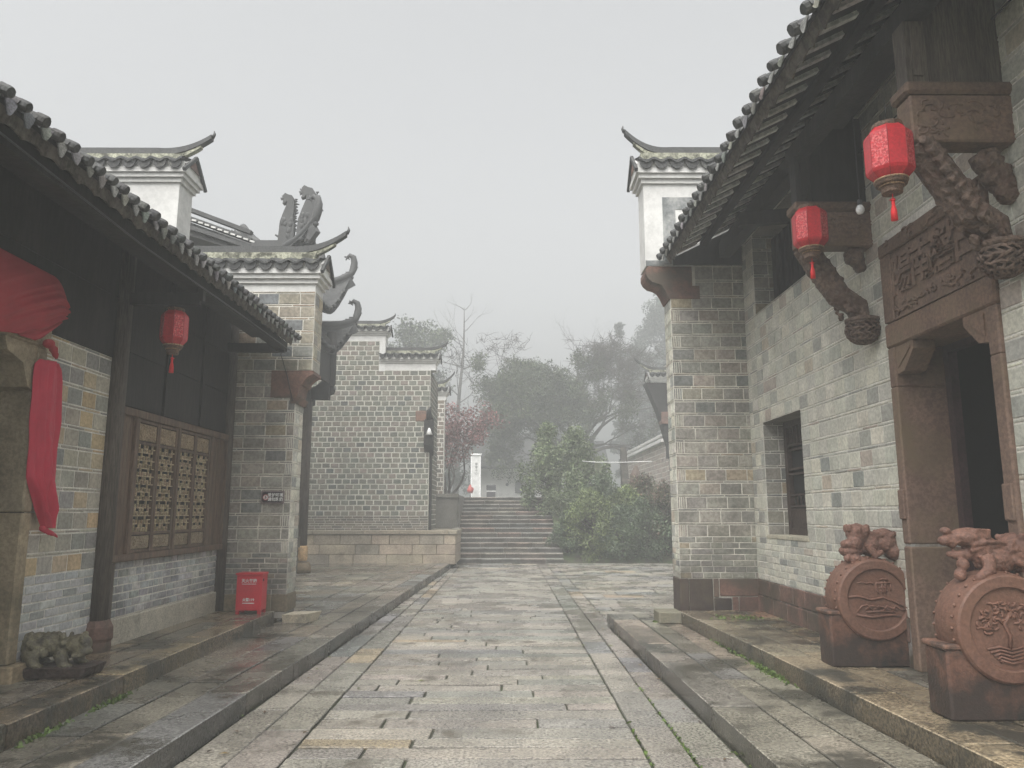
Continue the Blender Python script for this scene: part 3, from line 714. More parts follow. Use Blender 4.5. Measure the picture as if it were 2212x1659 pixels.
mb.box(-3.86, -3.1, YL - .01, YL + TH, .28, .50, (.75, .7, .6), bev=.012); mb.box(-3.095, -2.88, YL - .012, YL + TH, .28, .50, (.45, .43, .4), bev=.012)
q = mb.build('pier_base', [M['jamb']]); q.parent = gw
mb = MB()   # stepped corbel under the overhang
pr1 = [(-3.24, 3.105), (-3.24, 3.475), (-2.67, 3.475), (-2.67, 3.43), (-2.73, 3.40), (-2.79, 3.345), (-2.81, 3.285), (-2.84, 3.28), (-2.86, 3.20), (-2.875, 3.105)]
mb.prism(pr1, 'Y', YL - .012, YL + TH + .01, (1.0, .95, .9)); mb.prism([(-2.97, 3.02), (-2.97, 3.103), (-2.83, 3.103), (-2.87, 3.02)], 'Y', YL - .012, YL + TH + .01)
q = mb.build('corbel', [M['red_stone']]); q.parent = gw
for m_ in (matou(None, -8.0, -2.69, YL + TH / 2, TH, 4.60, 4.71, 5.32, (-2.33, 5.60)), matou(None, -8.5, -4.69, YL + TH / 2, TH + .03, 5.25, 6.20, 6.82, (-4.36, 7.08))):
    world(m_, LH)

mb = MB(); mb.tube([(-2.95, 10.3, 4.0), (-3.12, 10.37, 3.7), (-3.02, 10.375, 3.4), (-2.93, 10.37, 3.05)], .006, 5); pL(mb, 'cable', [M['dark_wood']])

# ================================================================== RIGHT HOUSE
RH = thing('stone_gate_house', 'pale grey brick house with carved red stone doorway and deep eave on the right', 'house', (3.6, 6, .3)); pR = P(RH)
X = 3.3
holes = [(-9.90, -8.60, 1.24, 2.70), (-9.95, -8.20, 4.16, 5.255), (-6.47, -4.98, .2, 3.86)]   # u = -y
mb = MB(); U = (0, -1, 0)
bricks(mb, (X, 0, 0), U, V, -10.72, -1.5, bond(1.24, 5.62, .1825, .235, .30), holes, pal=PALE, gap=.011, var=.06)
bricks(mb, (X, 0, 0), U, V, -10.72, -1.5, plain(.70, 1.24, .077, .26, 'rand'), holes, pal=PALE, gap=.010, var=.07)
# window reveals
for (a, b_, c, d, dep) in ((8.60, 9.90, 1.24, 2.70, .34), (8.20, 9.95, 4.16, 5.255, .34)):
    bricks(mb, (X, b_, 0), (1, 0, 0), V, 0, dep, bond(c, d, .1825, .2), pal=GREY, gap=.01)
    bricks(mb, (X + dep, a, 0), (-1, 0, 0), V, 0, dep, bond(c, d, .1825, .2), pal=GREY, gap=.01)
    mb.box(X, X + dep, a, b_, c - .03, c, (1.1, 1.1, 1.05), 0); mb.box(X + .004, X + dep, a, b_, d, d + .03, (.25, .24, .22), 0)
pR(mb, 'wall', [M['mortar'], M['brick']])
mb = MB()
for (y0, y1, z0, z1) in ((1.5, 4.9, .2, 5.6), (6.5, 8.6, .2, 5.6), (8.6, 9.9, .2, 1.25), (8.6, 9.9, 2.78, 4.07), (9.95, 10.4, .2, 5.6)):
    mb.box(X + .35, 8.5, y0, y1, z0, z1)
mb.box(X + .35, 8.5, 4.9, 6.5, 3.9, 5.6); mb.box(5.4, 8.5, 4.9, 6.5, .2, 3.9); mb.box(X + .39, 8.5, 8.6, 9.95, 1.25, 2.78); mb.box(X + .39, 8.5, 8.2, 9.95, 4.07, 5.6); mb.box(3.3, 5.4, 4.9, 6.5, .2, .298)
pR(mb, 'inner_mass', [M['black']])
mb = MB()    # red sandstone base blocks in two courses
y = 10.72
random.seed(21)
for (z0, z1) in ((.28, .50), (.503, .70)):
    y = 10.7
    while y > 1.6:
        w = random.uniform(.28, .62); e = max(1.5, y - w)
        if not (e < 6.47 and y > 4.98): mb.box(X - .02, X + .2, e + .006, y - .006, z0, z1 - .006, jit((1, 1, 1), .22) if random.random() > .3 else jit((.8, .95, .95), .2), bev=.008)
        y = e
mb.box(X - .005, X + .1, 6.47, 10.7, .28, .70, (1.9, 3.2, 4), 0); mb.box(X - .005, X + .1, 1.5, 4.98, .28, .70, (1.9, 3.2, 4), 0)
pR(mb, 'plinth', [M['red_stone']])
# lower window
mb = MB(); xw = X + .26
mb.box(xw, xw + .06, 9.80, 9.90, 1.28, 2.74); mb.box(xw, xw + .06, 8.60, 8.70, 1.28, 2.74); mb.box(xw, xw + .06, 8.7, 9.8, 1.28, 1.36); mb.box(xw, xw + .06, 8.7, 9.8, 2.62, 2.74)
for y in (9.25,): mb.box(xw, xw + .055, y - .04, y + .04, 1.36, 2.62)
for z in (1.58, 1.62, 1.76, 2.02, 2.08, 2.32, 2.38): mb.box(xw + .01, xw + .045, 8.7, 9.8, z, z + .025)
mb.box(xw + .015, xw + .03, 8.7, 9.8, 1.36, 1.585)
for k in range(9): mb.lathe([(.008, 0), (.014, .05), (.008, .08), (.014, .115)], (xw + .028, 8.78 + k * .118, 1.645), 6)
for k in range(9): mb.box(xw + .01, xw + .04, 8.76 + k * .118, 8.79 + k * .118, 2.40, 2.62)
M['window_wood'] = make_mat('window_wood', (0.050, 0.034, 0.028), rough=.6, nscale=4, var=.3, fine=30, finevar=.25, bump=.4)
wv = pR(mb, 'window', [M['window_wood']])
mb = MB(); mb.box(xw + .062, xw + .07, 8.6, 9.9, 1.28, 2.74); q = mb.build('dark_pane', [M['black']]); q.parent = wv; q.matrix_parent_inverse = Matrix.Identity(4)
mb = MB(); mb.box(X - .012, X + .3, 8.56, 9.94, 1.235, 1.282, (1.1, 1.1, 1.05), bev=.006); pR(mb, 'window_sill', [M['granite']])
mb = MB(); mb.box(xw, xw + .07, 8.20, 8.34, 4.1, 5.2); mb.box(xw, xw + .07, 9.8, 9.95, 4.1, 5.2); mb.box(xw, xw + .07, 8.34, 9.8, 4.1, 4.2)
for k in range(7): mb.box(xw + .01, xw + .04, 8.5 + k * .2, 8.53 + k * .2, 4.2, 5.2)
pR(mb, 'upper_window', [M['dark_wood']])
# stone doorway
DJ = []
def jamb(ya, yb, col, inner):
    mb = MB()
    mb.box(X - .035, X + .46, ya, yb, .30, 1.28, jit(col, .08), bev=.012); mb.box(X - .02, X + .44, ya + .01, yb - .01, 1.275, 1.305, (2.2, 3.4, 4.4)); mb.box(X - .035, X + .46, ya, yb, 1.30, 2.60, jit(col, .08), bev=.012); mb.box(X - .035, X + .46, ya, yb, 2.595, 2.938, jit(col, .08), bev=.012)
    s = -1 if inner > 0 else 1
    # small carved boss on the front edge
    mb.box(X - .055, X - .03, ya + .01, yb - .01, 1.50, 1.74, jit(col, .1), bev=.01)
    return pR(mb, 'door_jamb', [M['brown_stone']])
jamb(6.36, 6.47, (1, .95, .95), 1); jamb(4.98, 5.10, (1.3, 1.25, 1.05), -1)
mb = MB(); mb.box(X + .38, X + .45, 6.28, 6.36, .3, 3.0); mb.box(X + .38, X + .45, 5.10, 5.16, .3, 3.0); mb.box(X + .38, X + .45, 5.16, 6.28, 2.88, 3.0)
M['purple_wood'] = make_mat('purple_wood', (0.042, 0.022, 0.024), rough=.6, nscale=3, var=.3, fine=30, finevar=.2, bump=.3)
pR(mb, 'door_frame', [M['purple_wood']])
mb = MB(); mb.box(X - .04, X + .46, 4.97, 6.48, 2.935 + .005, 3.15, (1.05, 1, .95), bev=.015)
for s, y0 in ((1, 6.358), (-1, 5.102)):
    pf = [(y0, 2.70), (y0, 2.938), (y0 - s * .28, 2.938), (y0 - s * .28, 2.87), (y0 - s * .12, 2.715)]
    mb.prism(pf, 'X', X - .02, X + .16, (1.1, 1.05, 1))
    mb.prism([(y0 - s * .03, 2.75), (y0 - s * .03, 2.91), (y0 - s * .24, 2.91), (y0 - s * .24, 2.885)], 'X', X - .03, X - .018, (1.15, 1.1, 1.05))
pR(mb, 'door_lintel', [M['brown_stone']])
# inscribed plaque with raised characters
mb = MB(); mb.box(X - .02, X + .3, 4.98, 6.47, 3.152, 3.86, bev=.01)
mb.box(X - .05, X - .018, 4.98, 6.47, 3.74, 3.86, (.8, .78, .75), bev=.01); mb.box(X - .04, X - .018, 6.30, 6.47, 3.16, 3.74, (.9, .88, .85), bev=.008)
mb.box(X - .045, X - .018, 5.0, 6.3, 3.152, 3.165, (.9, .9, .9))
rr = random.Random(5)
for k in range(46):
    y = rr.uniform(5.05, 6.42); z = rr.uniform(3.19, 3.28) if k % 3 else rr.uniform(3.76, 3.84); r_ = rr.uniform(.02, .045); a0 = rr.uniform(0, 6)
    mb.tube([(X - .025 - (.03 if z > 3.7 else 0), y + math.cos(a0 + q) * r_ * 1.5, z + math.sin(a0 + q) * r_ * .7) for q in np.linspace(0, 2.8, 6)], .011, 6)
pq = pR(mb, 'plaque', [M['brown_stone']])
for i, ch in enumerate('陽南磐占'):     # written right to left
    t = text_mb(ch, .36, frame((X - .024, 6.13 - i * .30, 3.50), (0, -1, 0), (0, 0, 1)), .014, bold=.006)
    q = t.build('raised_character', [M['brown_stone']]); q.parent = pq
# carved stone brackets (dragon struts) each side of the doorway
def strut(y, near):
    mb = MB(); f0 = Vector((X - .12, y, 3.20)); t0 = Vector((X - .60, y, 3.95))
    ps = [f0, f0 + Vector((-.03, 0, .18)), f0.lerp(t0, .35) + Vector((-.02, 0, .02)), f0.lerp(t0, .7), t0]
    mb.tube(ps, [.085, .102, .11, .11, .105], 12)
    rr = random.Random(11 + near)
    for k in range(110):     # scales, limbs and curls in relief
        a = rr.uniform(0, 1); c = f0.lerp(t0, a); an = rr.uniform(0, 6.28); d = (t0 - f0).normalized(); sd = Vector((0, 1, 0)); u = d.cross(sd)
        c = c + (sd * math.cos(an) + u * math.sin(an)) * .098; ball(mb, c, (rr.uniform(.014, .03), rr.uniform(.012, .025), rr.uniform(.014, .035)), (rr.uniform(0, 3), 'Y'))
    if near:
        for k in range(9):   # mane and fore-leg toward the street
            a = k / 8; c = f0.lerp(t0, .2 + .7 * a); mb.tube([c + Vector((0, -.11, 0)), c + Vector((-.10, -.14, .05)), c + Vector((-.06, -.16, .12 - a * .1))], [.035, .03, .015], 6)
    m2 = remeshed(mb, .010, .003, 45)
    o = pR(m2, 'carved_strut', [M['carved']], fixn=False)
    # round openwork boss at the foot
    bb = MB(); cz = Vector((X - .11, y, 3.17)); rx, rz = .145, .125
    ball(bb, cz, (rx * .86, rx * .86, rz * .84))
    def sp_(la, lo): return cz + Vector((rx * math.cos(la) * math.cos(lo), rx * math.cos(la) * math.sin(lo), rz * math.sin(la)))
    for la in (-1.15, -.8, -.42, -.02, .42): bb.tube([sp_(la + .12 * math.sin(k * 3.5), 2 * math.pi * k / 28) for k in range(29)], .013, 5, caps=False)
    for m_ in range(14): bb.tube([sp_(-1.4 + 1.9 * k / 9, 2 * math.pi * m_ / 14 + .22 * math.sin(k * 2.2)) for k in range(10)], .012, 5)
    bb.lathe([(.13, .06), (.15, .075), (.15, .10), (.12, .11)], tuple(cz), 18)
    q = bb.build('basket_boss', [M['carved']], fixn=False); q.parent = o
    # stone beam end above
    bl = MB(); bl.box(X - .67, X + .02, y - .09, y + .09, 3.93, 4.26, bev=.012); bl.box(X - .70, X + .02, y - .11, y + .11, 4.262, 4.35, (.8, .8, .8), bev=.02)
    rr = random.Random(31)
    for k in range(30):
        x = rr.uniform(X - .62, X - .05); z = rr.uniform(3.99, 4.20); r_ = rr.uniform(.02, .05); a0 = rr.uniform(0, 6)
        bl.tube([(x + math.cos(a0 + q) * r_ * 1.4, y - .09, z + math.sin(a0 + q) * r_) for q in np.linspace(0, 2.6, 6)], .008, 5)
    q = bl.build('stone_beam', [M['brown_stone']]); q.parent = o
    pt = MB(); pt.box(X - .66, X - .52, y - .07, y + .07, 4.352, 4.80); pt.box(X - .62, X - .56, y - .085, y - .07, 4.40, 4.75); pt.box(X - .5, X + .02, y - .03, y + .03, 4.352, 5.2)
    q = pt.build('short_post', [M['post_wood' if near else 'dark_wood']]); q.parent = o
    if near:
        sc = MB()
        for k in range(12): ball(sc, (X - .04 - .012 * k, y, 3.60 + .02 * (k % 5) + .02 * k), (.09, .07, .06))
        s2 = remeshed(sc, .014, .02, 18); q = s2.build('inner_carving', [M['carved']], fixn=False); q.parent = o
    else:
        sc = MB(); ball(sc, (X - .14, y, 3.86), (.10, .07, .10)); ball(sc, (X - .10, y, 3.76), (.06, .06, .06)); s2 = remeshed(sc, .014, .02, 18); q = s2.build('inner_carving', [M['carved']], fixn=False); q.parent = o
strut(6.72, 0); strut(4.74, 1)
# eave beams, rafters
mb = MB(); mb.bar((3.05, 1.5, 5.20), (3.05, 10.4, 5.20), .16, .22); mb.bar((2.72, 1.5, 4.88), (2.72, 6.9, 4.88), .13, .16)
for y in (8.6,): mb.bar((X, y, 5.0), (2.7, y, 4.95), .10, .16)
pR(mb, 'eave_beam', [M['dark_wood']])
ro, E0, d0, n0, L0 = tile_roof(None, 2.19, 5.09, 7.6, 7.8, 1.2, 10.30, sp=.228, tr=.98); world(ro, RH)
f_ = fascia(None, 2.20, 5.09, 1.2, 10.30, h=.14, lean=.05, amp=.04); world(f_, RH)
mb = MB()
for k in range(37):     # rafters run up the slope between the battens; weathered pale undersides
    y = 1.25 + k * .248
    for (a, b_) in ((.12, .44), (.68, 1.10)):
        p0 = E0 + d0 * a - n0 * .055 + Vector((0, y, 0)); p1 = E0 + d0 * b_ - n0 * .055 + Vector((0, y, 0))
        mb.bar(p0, p1, .060, .035, jit((1, 1, 1), .2))
pR(mb, 'rafter', [M['rafter']])['kind'] = 'stuff'
mb = MB()
for a in (.56, 1.25):
    p = E0 + d0 * a - n0 * .085; mb.bar(p + Vector((0, 1.25, 0)), p + Vector((0, 10.3, 0)), .09, .05)
pR(mb, 'batten', [M['dark_wood']])
# end pier and horse-head gable
YR = 10.40; TR = .42
mb = MB()
bricks(mb, (0, YR, 0), (1, 0, 0), V, 2.27, 3.34, bond(1.24, 4.55, .1825, .285), pal=GREY, gap=.013, stripes='lo')
bricks(mb, (0, YR, 0), (1, 0, 0), V, 2.27, 3.34, plain(.70, 1.24, .077, .28, 'rand'), pal=[((.26, .255, .215), 4), ((.22, .215, .19), 3), ((.25, .22, .16), 1)], gap=.011)
bricks(mb, (2.27, YR + TR, 0), (0, -1, 0), V, 0, TR, bond(1.24, 4.55, .1825, .21), pal=PALE, gap=.011)
bricks(mb, (2.27, YR + TR, 0), (0, -1, 0), V, 0, TR, plain(.70, 1.24, .077, .21), pal=PALE, gap=.011)
bricks(mb, (8.4, YR + TR, 0), (-1, 0, 0), V, 0, 6.13, bond(.7, 4.98, .1825, .27), pal=GREY, gap=.012)
bricks(mb, (0, YR, 0), (1, 0, 0), V, 2.62, 3.34, bond(4.55, 5.0, .1825, .262), pal=GREY, gap=.011)
mb.box(2.272, 8.4, YR + .004, YR + TR - .004, .2, 5.0, mat=0)
gw = pR(mb, 'gable_wall', [M['mortar_dirty'], M['brick_old']])
mb = MB()
mb.box(2.26, 2.38, YR - .012, YR + TR + .01, .14, .70, (.28, .32, .36), bev=.01)
for (x0, x1, z0, z1, c) in ((2.385, 2.70, .28, .70, (.18, .2, .25)), (2.705, 2.78, .46, .70, (.9, 1.1, 1.1)), (2.785, 3.32, .475, .70, (.85, .8, .8)), (2.705, 2.94, .28, .455, (.2, .25, .28)), (2.945, 3.03, .28, .47, (.8, .8, .8)), (3.035, 3.32, .28, .47, (.7, .65, .65))):
    mb.box(x0, x1 - .006, YR - .014, YR + .1, z0, z1 - .005, c, bev=.008)
q = mb.build('pier_base', [M['red_stone']]); q.parent = gw
mb = MB()
pr1 = [(2.58, 4.69), (2.58, 4.97), (1.97, 4.97), (1.935, 4.93), (1.935, 4.86), (1.96, 4.80), (2.02, 4.745), (2.10, 4.72), (2.16, 4.69)]
mb.prism(pr1, 'Y', YR - .012, YR + TR + .01, (1.0, .95, .9))
pr2 = [(2.68, 4.50), (2.68, 4.688), (2.155, 4.688), (2.20, 4.62), (2.235, 4.54), (2.25, 4.50)]
mb.prism(pr2, 'Y', YR - .012, YR + TR + .01, (.85, .8, .8))
q = mb.build('corbel', [M['red_stone']]); q.parent = gw
m_ = matou(None, 8.6, 1.935, YR + TR / 2, TR, 4.975, 6.20, 6.85, (1.72, 7.18)); world(m_, RH)
mb = MB(); mb.box(2.20, 2.38, YR - .008, YR + .05, 5.0, 6.0); mb.box(2.38, 3.6, YR - .008, YR + .05, 5.82, 6.0); mb.box(1.94, 2.2, YR - .006, YR + .05, 4.98, 5.06)
q = mb.build('painted_border', [M['grey_paint']]); q.parent = m_
mb = MB(); mb.prism([(2.32, 4.99), (3.34, 4.99), (3.34, 5.60), (2.32, 5.09)], 'Y', YR - .03, YR + .01); pR(mb, 'eave_shade_board', [M['dark_wood']])  # added dark board, stands in for shade on the plaster under the eave

# ================================================================== THINGS ON THE STREET
def lantern(loc, label, r=.14, h=.33, rotz=.2):
    t = thing('paper_lantern', label, 'lantern', loc, 'red lanterns under the eaves'); t.rotation_euler = (0, 0, rotz)
    n = 8; mb = MB(); prof = [(r * .62, h / 2 + .0), (r * .95, h / 2 - .05), (r, h / 2 - .07), (r * 1.0, -h / 2 + .07), (r * .95, -h / 2 + .05), (r * .62, -h / 2)]
    i0 = 0
    for j in range(n):
        a0 = 2 * math.pi * j / n; a1 = 2 * math.pi * (j + 1) / n
        for k in range(5):
            (r0, z0), (r1, z1) = prof[k], prof[k + 1]
            q = [(r0 * math.cos(a0), r0 * math.sin(a0), z0), (r0 * math.cos(a1), r0 * math.sin(a1), z0), (r1 * math.cos(a1), r1 * math.sin(a1), z1), (r1 * math.cos(a0), r1 * math.sin(a0), z1)]
            mb.quad(q, (1, 1, 1), 1 if (k == 2 and j % 2 == 0) else 0)
    for j in range(n):      # seams
        a0 = 2 * math.pi * j / n; mb.tube([(rr_ * 1.004 * math.cos(a0), rr_ * 1.004 * math.sin(a0), z) for rr_, z in prof], .0028, 4, (.75, .75, .75))
    mb.quad([(r * .62 * math.cos(2 * math.pi * j / n), r * .62 * math.sin(2 * math.pi * j / n), h / 2) for j in range(n)])
    mb.build('lamp_shade', [M['lamp_red'], M['lamp_pattern']], t)
    b = MB(); b.lathe([(r * .66, -.012), (r * .68, 0), (r * .66, .02), (r * .6, .022)], (0, 0, h / 2), 20, smooth=False); b.build('top_rim', [M['brass']], t)
    b = MB(); b.lathe([(r * .30, -.088), (r * .44, -.085), (r * .46, -.05), (r * .50, -.045), (r * .52, -.042), (r * .52, -.032), (r * .66, -.028), (r * .72, -.006), (r * .66, .004)], (0, 0, -h / 2), 24, smooth=False)
    b.lathe([(r * .735, -.004), (r * .735, .006)], (0, 0, -h / 2), 24, (3, 3.3, 3.2)); b.lathe([(r * .54, -.042), (r * .54, -.034)], (0, 0, -h / 2), 24, (3, 3.3, 3.2)); b.build('bottom_collar', [M['brass']], t)
    b = MB(); zt = -h / 2 - .088
    b.tube([(0, 0, zt), (0, 0, zt - .05)], .004, 6); b.lathe([(.006, -.052), (.016, -.045), (.012, -.032), (.004, -.03)], (0, 0, zt), 10); b.lathe([(.022, -.18), (.020, -.12), (.010, -.075), (.012, -.06), (.008, -.05)], (0, 0, zt), 12)
    for k in range(3): b.tube([(.0, 0, zt - .028), (.022 * math.cos(k * 2.1), .022 * math.sin(k * 2.1), zt - .036), (0, 0, zt - .045)], .003, 5)
    b.build('tassel', [M['tassel']], t)
    b = MB(); b.tube([(0, 0, h / 2 + .02), (0, 0, h / 2 + .22)], .003, 5); b.build('cord', [M['dark_wood']], t)
    return t
lantern((-3.26, 7.34, 3.33), 'small red lantern hanging from the beam end in front of the lattice window', r=.125, h=.35, rotz=.35)
lantern((2.50, 4.72, 3.87), 'big red lantern beside the carved stone beam, nearest of the two on the right', r=.145, h=.37, rotz=.30)
lantern((2.66, 6.45, 4.02), 'red lantern in front of the carved strut, between the bulb and the upper window', r=.145, h=.37, rotz=.28)

t = thing('light_bulb', 'bare white light bulb hanging on a wire between the two red lanterns', 'bulb', (2.90, 6.0, 4.02))
mb = MB(); mb.lathe([(.004, -.045), (.022, -.040), (.034, -.018), (.034, .002), (.024, .026), (.016, .034)], (0, 0, 0), 14); mb.build('globe', [M['glass']], t)
mb = MB(); mb.lathe([(.018, .033), (.019, .075), (.010, .085)], (0, 0, 0), 12); mb.tube([(0, 0, .08), (.0, 0, .82)], .004, 6); mb.build('socket', [M['bin_grey']], t)

# red cloths on the left doorway
def swag():
    mb = MB()
    def f(u, v):
        y = 4.5 + u * 1.80; e = max(0, (u - .45) / .55); c = max(0, (u - .86) / .14)
        top = 3.46 - .16 * c ** 2.5; bot = 2.90 - .05 * math.sin(u * 3.1) + .02 * math.sin(u * 11) + .16 * c ** 2
        z = top + (bot - top) * v
        yy = y - .28 * e * v ** 2 * (1 - .3 * c)
        ph = (u * 1.15 + v * .85)       # creases run from the lower left up to the gathered corner
        fold = 0
        for q, (w, a, o) in enumerate(((30, .030, 0), (47, .018, 1.1), (71, .010, 2.3))):
            fold += a * (1 - abs(math.sin(ph * w * .5 + o + .8 * math.sin(u * 5 + v * 3)))) ** 1.4
        fold *= (.12 + 1.1 * e) * min(1, v * 2.5)
        x = -3.715 + .05 * math.sin(v * math.pi) * (1 - c * .6) + fold
        return (x, yy, z)
    mb.grid(f, 150, 70)
    return mb
cl = tag(swag().build('red_cloth', [M['cloth_dull']]), 'wide dull red cloth draped over the panel above the left doorway', 'cloth')
sm = cl.modifiers.new('thick', 'SOLIDIFY'); sm.thickness = .006; sm.offset = 0
mb = MB(); ball(mb, (-3.675, 6.04, 2.885), (.045, .05, .04)); ball(mb, (-3.67, 6.10, 2.85), (.035, .035, .035)); mb.tube([(-3.67, 6.10, 2.85), (-3.665, 6.13, 2.815), (-3.66, 6.14, 2.78)], [.022, .028, .012], 8)
m2 = remeshed(mb, .010, .006, 40); q = m2.build('knot', [M['cloth_dull']], fixn=False); q.parent = cl
def sash():
    mb = MB()
    def f(u, v):
        z = 2.76 - v * 1.33
        w = (.165 + .035 * math.sin(math.pi * min(1, v * 1.2))) * (min(1, .7 + v * 9) if v < .035 else 1) * (1 if v < .70 else max(.10, 1 - ((v - .70) / .30) ** 1.5 * .92))
        w *= 1 + .05 * math.sin(v * 9) + .03 * math.sin(v * 21)
        cyy = 6.15 + .09 * v + .008 * math.sin(v * 7) + (.05 * max(0, v - .7) / .3)
        s_ = u * 2 - 1; y = cyy + w * s_
        k_ = 1.1 + 1.2 * max(0, v - .55) / .45
        fold = 0
        for q, (f_, a, o) in enumerate(((3.1, .030, .4), (5.3, .016, 1.7), (8.7, .009, 2.9))):
            fold += a * k_ * (1 - abs(math.sin(s_ * f_ + o + 1.1 * math.sin(v * 3.3 + q) + v * (q - 1) * 2.2))) ** 1.3
        fold += .012 * (1 - abs(math.sin(v * 13 + s_ * 2.5))) ** 2 * (1 - abs(s_))
        x = -3.735 + .030 * (1 - s_ * s_) + fold * (1 - abs(s_) ** 4)
        return (x, y, z)
    mb.grid(f, 60, 130); return mb
cs = tag(sash().build('red_cloth', [M['cloth']]), 'long narrow bright red cloth hanging down beside the left doorway, tied at its foot', 'cloth')
sm = cs.modifiers.new('thick', 'SOLIDIFY'); sm.thickness = .006; sm.offset = 0
mb = MB(); ball(mb, (-3.72, 6.29, 1.43), (.035, .035, .03)); mb.tube([(-3.72, 6.29, 1.42), (-3.70, 6.35, 1.39), (-3.70, 6.42, 1.375), (-3.69, 6.45, 1.35)], [.025, .02, .014, .006], 7)
m2 = remeshed(mb, .008, .005, 50); q = m2.build('knot', [M['cloth']], fixn=False); q.parent = cs

# fire extinguisher cabinet
t = thing('fire_box', 'red metal fire extinguisher cabinet with white lettering standing before the left brick pier', 'cabinet', (-3.25, 10.08, .30))
mb = MB(); w, d, h = .160, .11, .50
mb.box(-w, w, -d, d, .045, h - .02, bev=.006)
mb.box(-w - .012, w + .012, -d - .02, d, h - .022, h + .004, bev=.006)
body = mb.build('body', [M['red_paint']], t)
mb = MB(); 
for sx in (-1, 1):
    for sy in (-1, 1): mb = MB(); mb.box(sx * (w - .025) - .022, sx * (w - .025) + .022, sy * (d - .025) - .018, sy * (d - .025) + .018, 0, .046, (.8, .8, .8)); mb.build('foot', [M['red_paint']], t)
mb = MB(); mb.box(-w + .03, w - .03, -d - .006, -d + .002, .295, .46, (1, 1, 1), bev=.003); mb.box(-w + .03, w - .03, -d - .0035, -d + .002, .07, .285, (1, 1, 1), bev=.002); mb.build('door', [M['red_paint']], t)
mb = MB(); mb.box(w - .001, w + .002, -d + .03, -d + .07, .40, .43); mb.build('keyhole', [M['black']], t)
for txt, z, sz in (('灭火器箱', .405, .048), ('火警119', .175, .042)):
    tm = text_mb(txt, sz, frame((0, -d - .008, z), (1, 0, 0), (0, 0, 1)), .001, bold=.0012); tm.build('lettering', [M['white_paint']], t)
mb = MB(); mb.box(-.09, .09, -d - .0085, -d - .006, .365, .372); mb.build('white_line', [M['white_paint']], t); mb = MB(); mb.box(-.075, .075, -d - .0065, -d - .0035, .13, .14); mb.build('white_line', [M['white_paint']], t)

# wall sign
t = thing('wall_sign', 'small black notice with white writing and a red ringed no-littering mark on the left pier', 'sign', (-3.135, YL - .012, 1.755))
mb = MB(); mb.box(-.155, .155, -.018, 0, -.083, .083, bev=.004); mb.build('frame', [M['sign_frame']], t)
pf = [(-.138, -.045), (-.12, -.068), (.12, -.068), (.138, -.045), (.138, .045), (.12, .068), (-.12, .068), (-.138, .045)]
mb = MB(); mb.prism(pf, 'Y', -.022, -.017); mb.build('panel', [M['sign_black']], t)
mb = MB(); mb.lathe([(.038, -.0235), (.038, -.0215)], (-.09, 0, 0), 24, axis='Y'); mb.build('disc', [M['white_paint']], t)
mb = MB(); pts = [(-.09 + .034 * math.cos(a), -.0245, .034 * math.sin(a)) for a in np.linspace(0, 2 * math.pi, 25)]
mb.tube(pts, .0042, 5); mb.bar((-.09 - .024, -.0245, .024), (-.09 + .024, -.0245, -.024), .005, .003); mb.build('ring', [M['sign_red']], t)
mb = MB(); mb.lathe([(.006, -.0255), (.006, -.024)], (-.088, 0, .016), 10, axis='Y'); mb.bar((-.088, -.0248, .010), (-.094, -.0248, -.008), .009, .002, up=(0, 1, 0)); mb.bar((-.094, -.0248, -.008), (-.084, -.0248, -.026), .005, .002, up=(0, 1, 0)); mb.bar((-.094, -.0248, -.008), (-.104, -.0248, -.024), .005, .002, up=(0, 1, 0)); mb.bar((-.09, -.0248, .006), (-.072, -.0248, -.004), .004, .002, up=(0, 1, 0)); mb.build('figure', [M['sign_black']], t)
for k, ln in enumerate(('爱护环境', '请勿乱扔')):
    text_mb(ln, .052, frame((.04, -.0235, .028 - k * .056), (1, 0, 0), (0, 0, 1)), .001, bold=.0012).build('lettering', [M['white_paint']], t)

# dark wires along the eaves
for nm, pts, lb in (('power_cable', [(-2.96, 4.0, 3.74), (-2.98, 6.0, 3.70), (-2.97, 8.2, 3.725), (-2.98, 10.3, 3.74)], 'thin dark cable running along under the left eave'), ('power_cable', [(3.27, 2.6, 4.86), (3.27, 5.0, 4.84), (3.27, 7.0, 4.86), (3.27, 8.1, 4.84)], 'thin dark cable clipped to the right wall above the doorway')):
    mb = MB(); mb.tube(pts, .007, 5); tag(mb.build(nm, [M['bin_grey']]), lb, 'cable')

# loose kerb blocks at the foot of the piers
mb = MB(); mb.hexa([(-.19, -.13, 0), (.12, -.17, 0), (.20, .12, 0), (-.12, .16, 0), (-.20, -.15, .10), (.13, -.19, .115), (.24, .18, .11), (-.13, .17, .105)], (1.15, 1.1, 1.02))
o = tag(mb.build('stone_block', [M['granite']], origin=(0, 0, 0)), 'pale rough stone block lying at the end of the left step beside the pier', 'block', 'loose stone blocks by the piers'); o.location = (-2.72, 10.45, .152)
mb = MB(); mb.box(-.15, .15, -.18, .2, 0, .15, (.42, .42, .36), bev=.015)
o = tag(mb.build('stone_block', [M['granite']]), 'square mossy stone block set against the foot of the right pier', 'block', 'loose stone blocks by the piers'); o.location = (2.08, 10.35, .152)

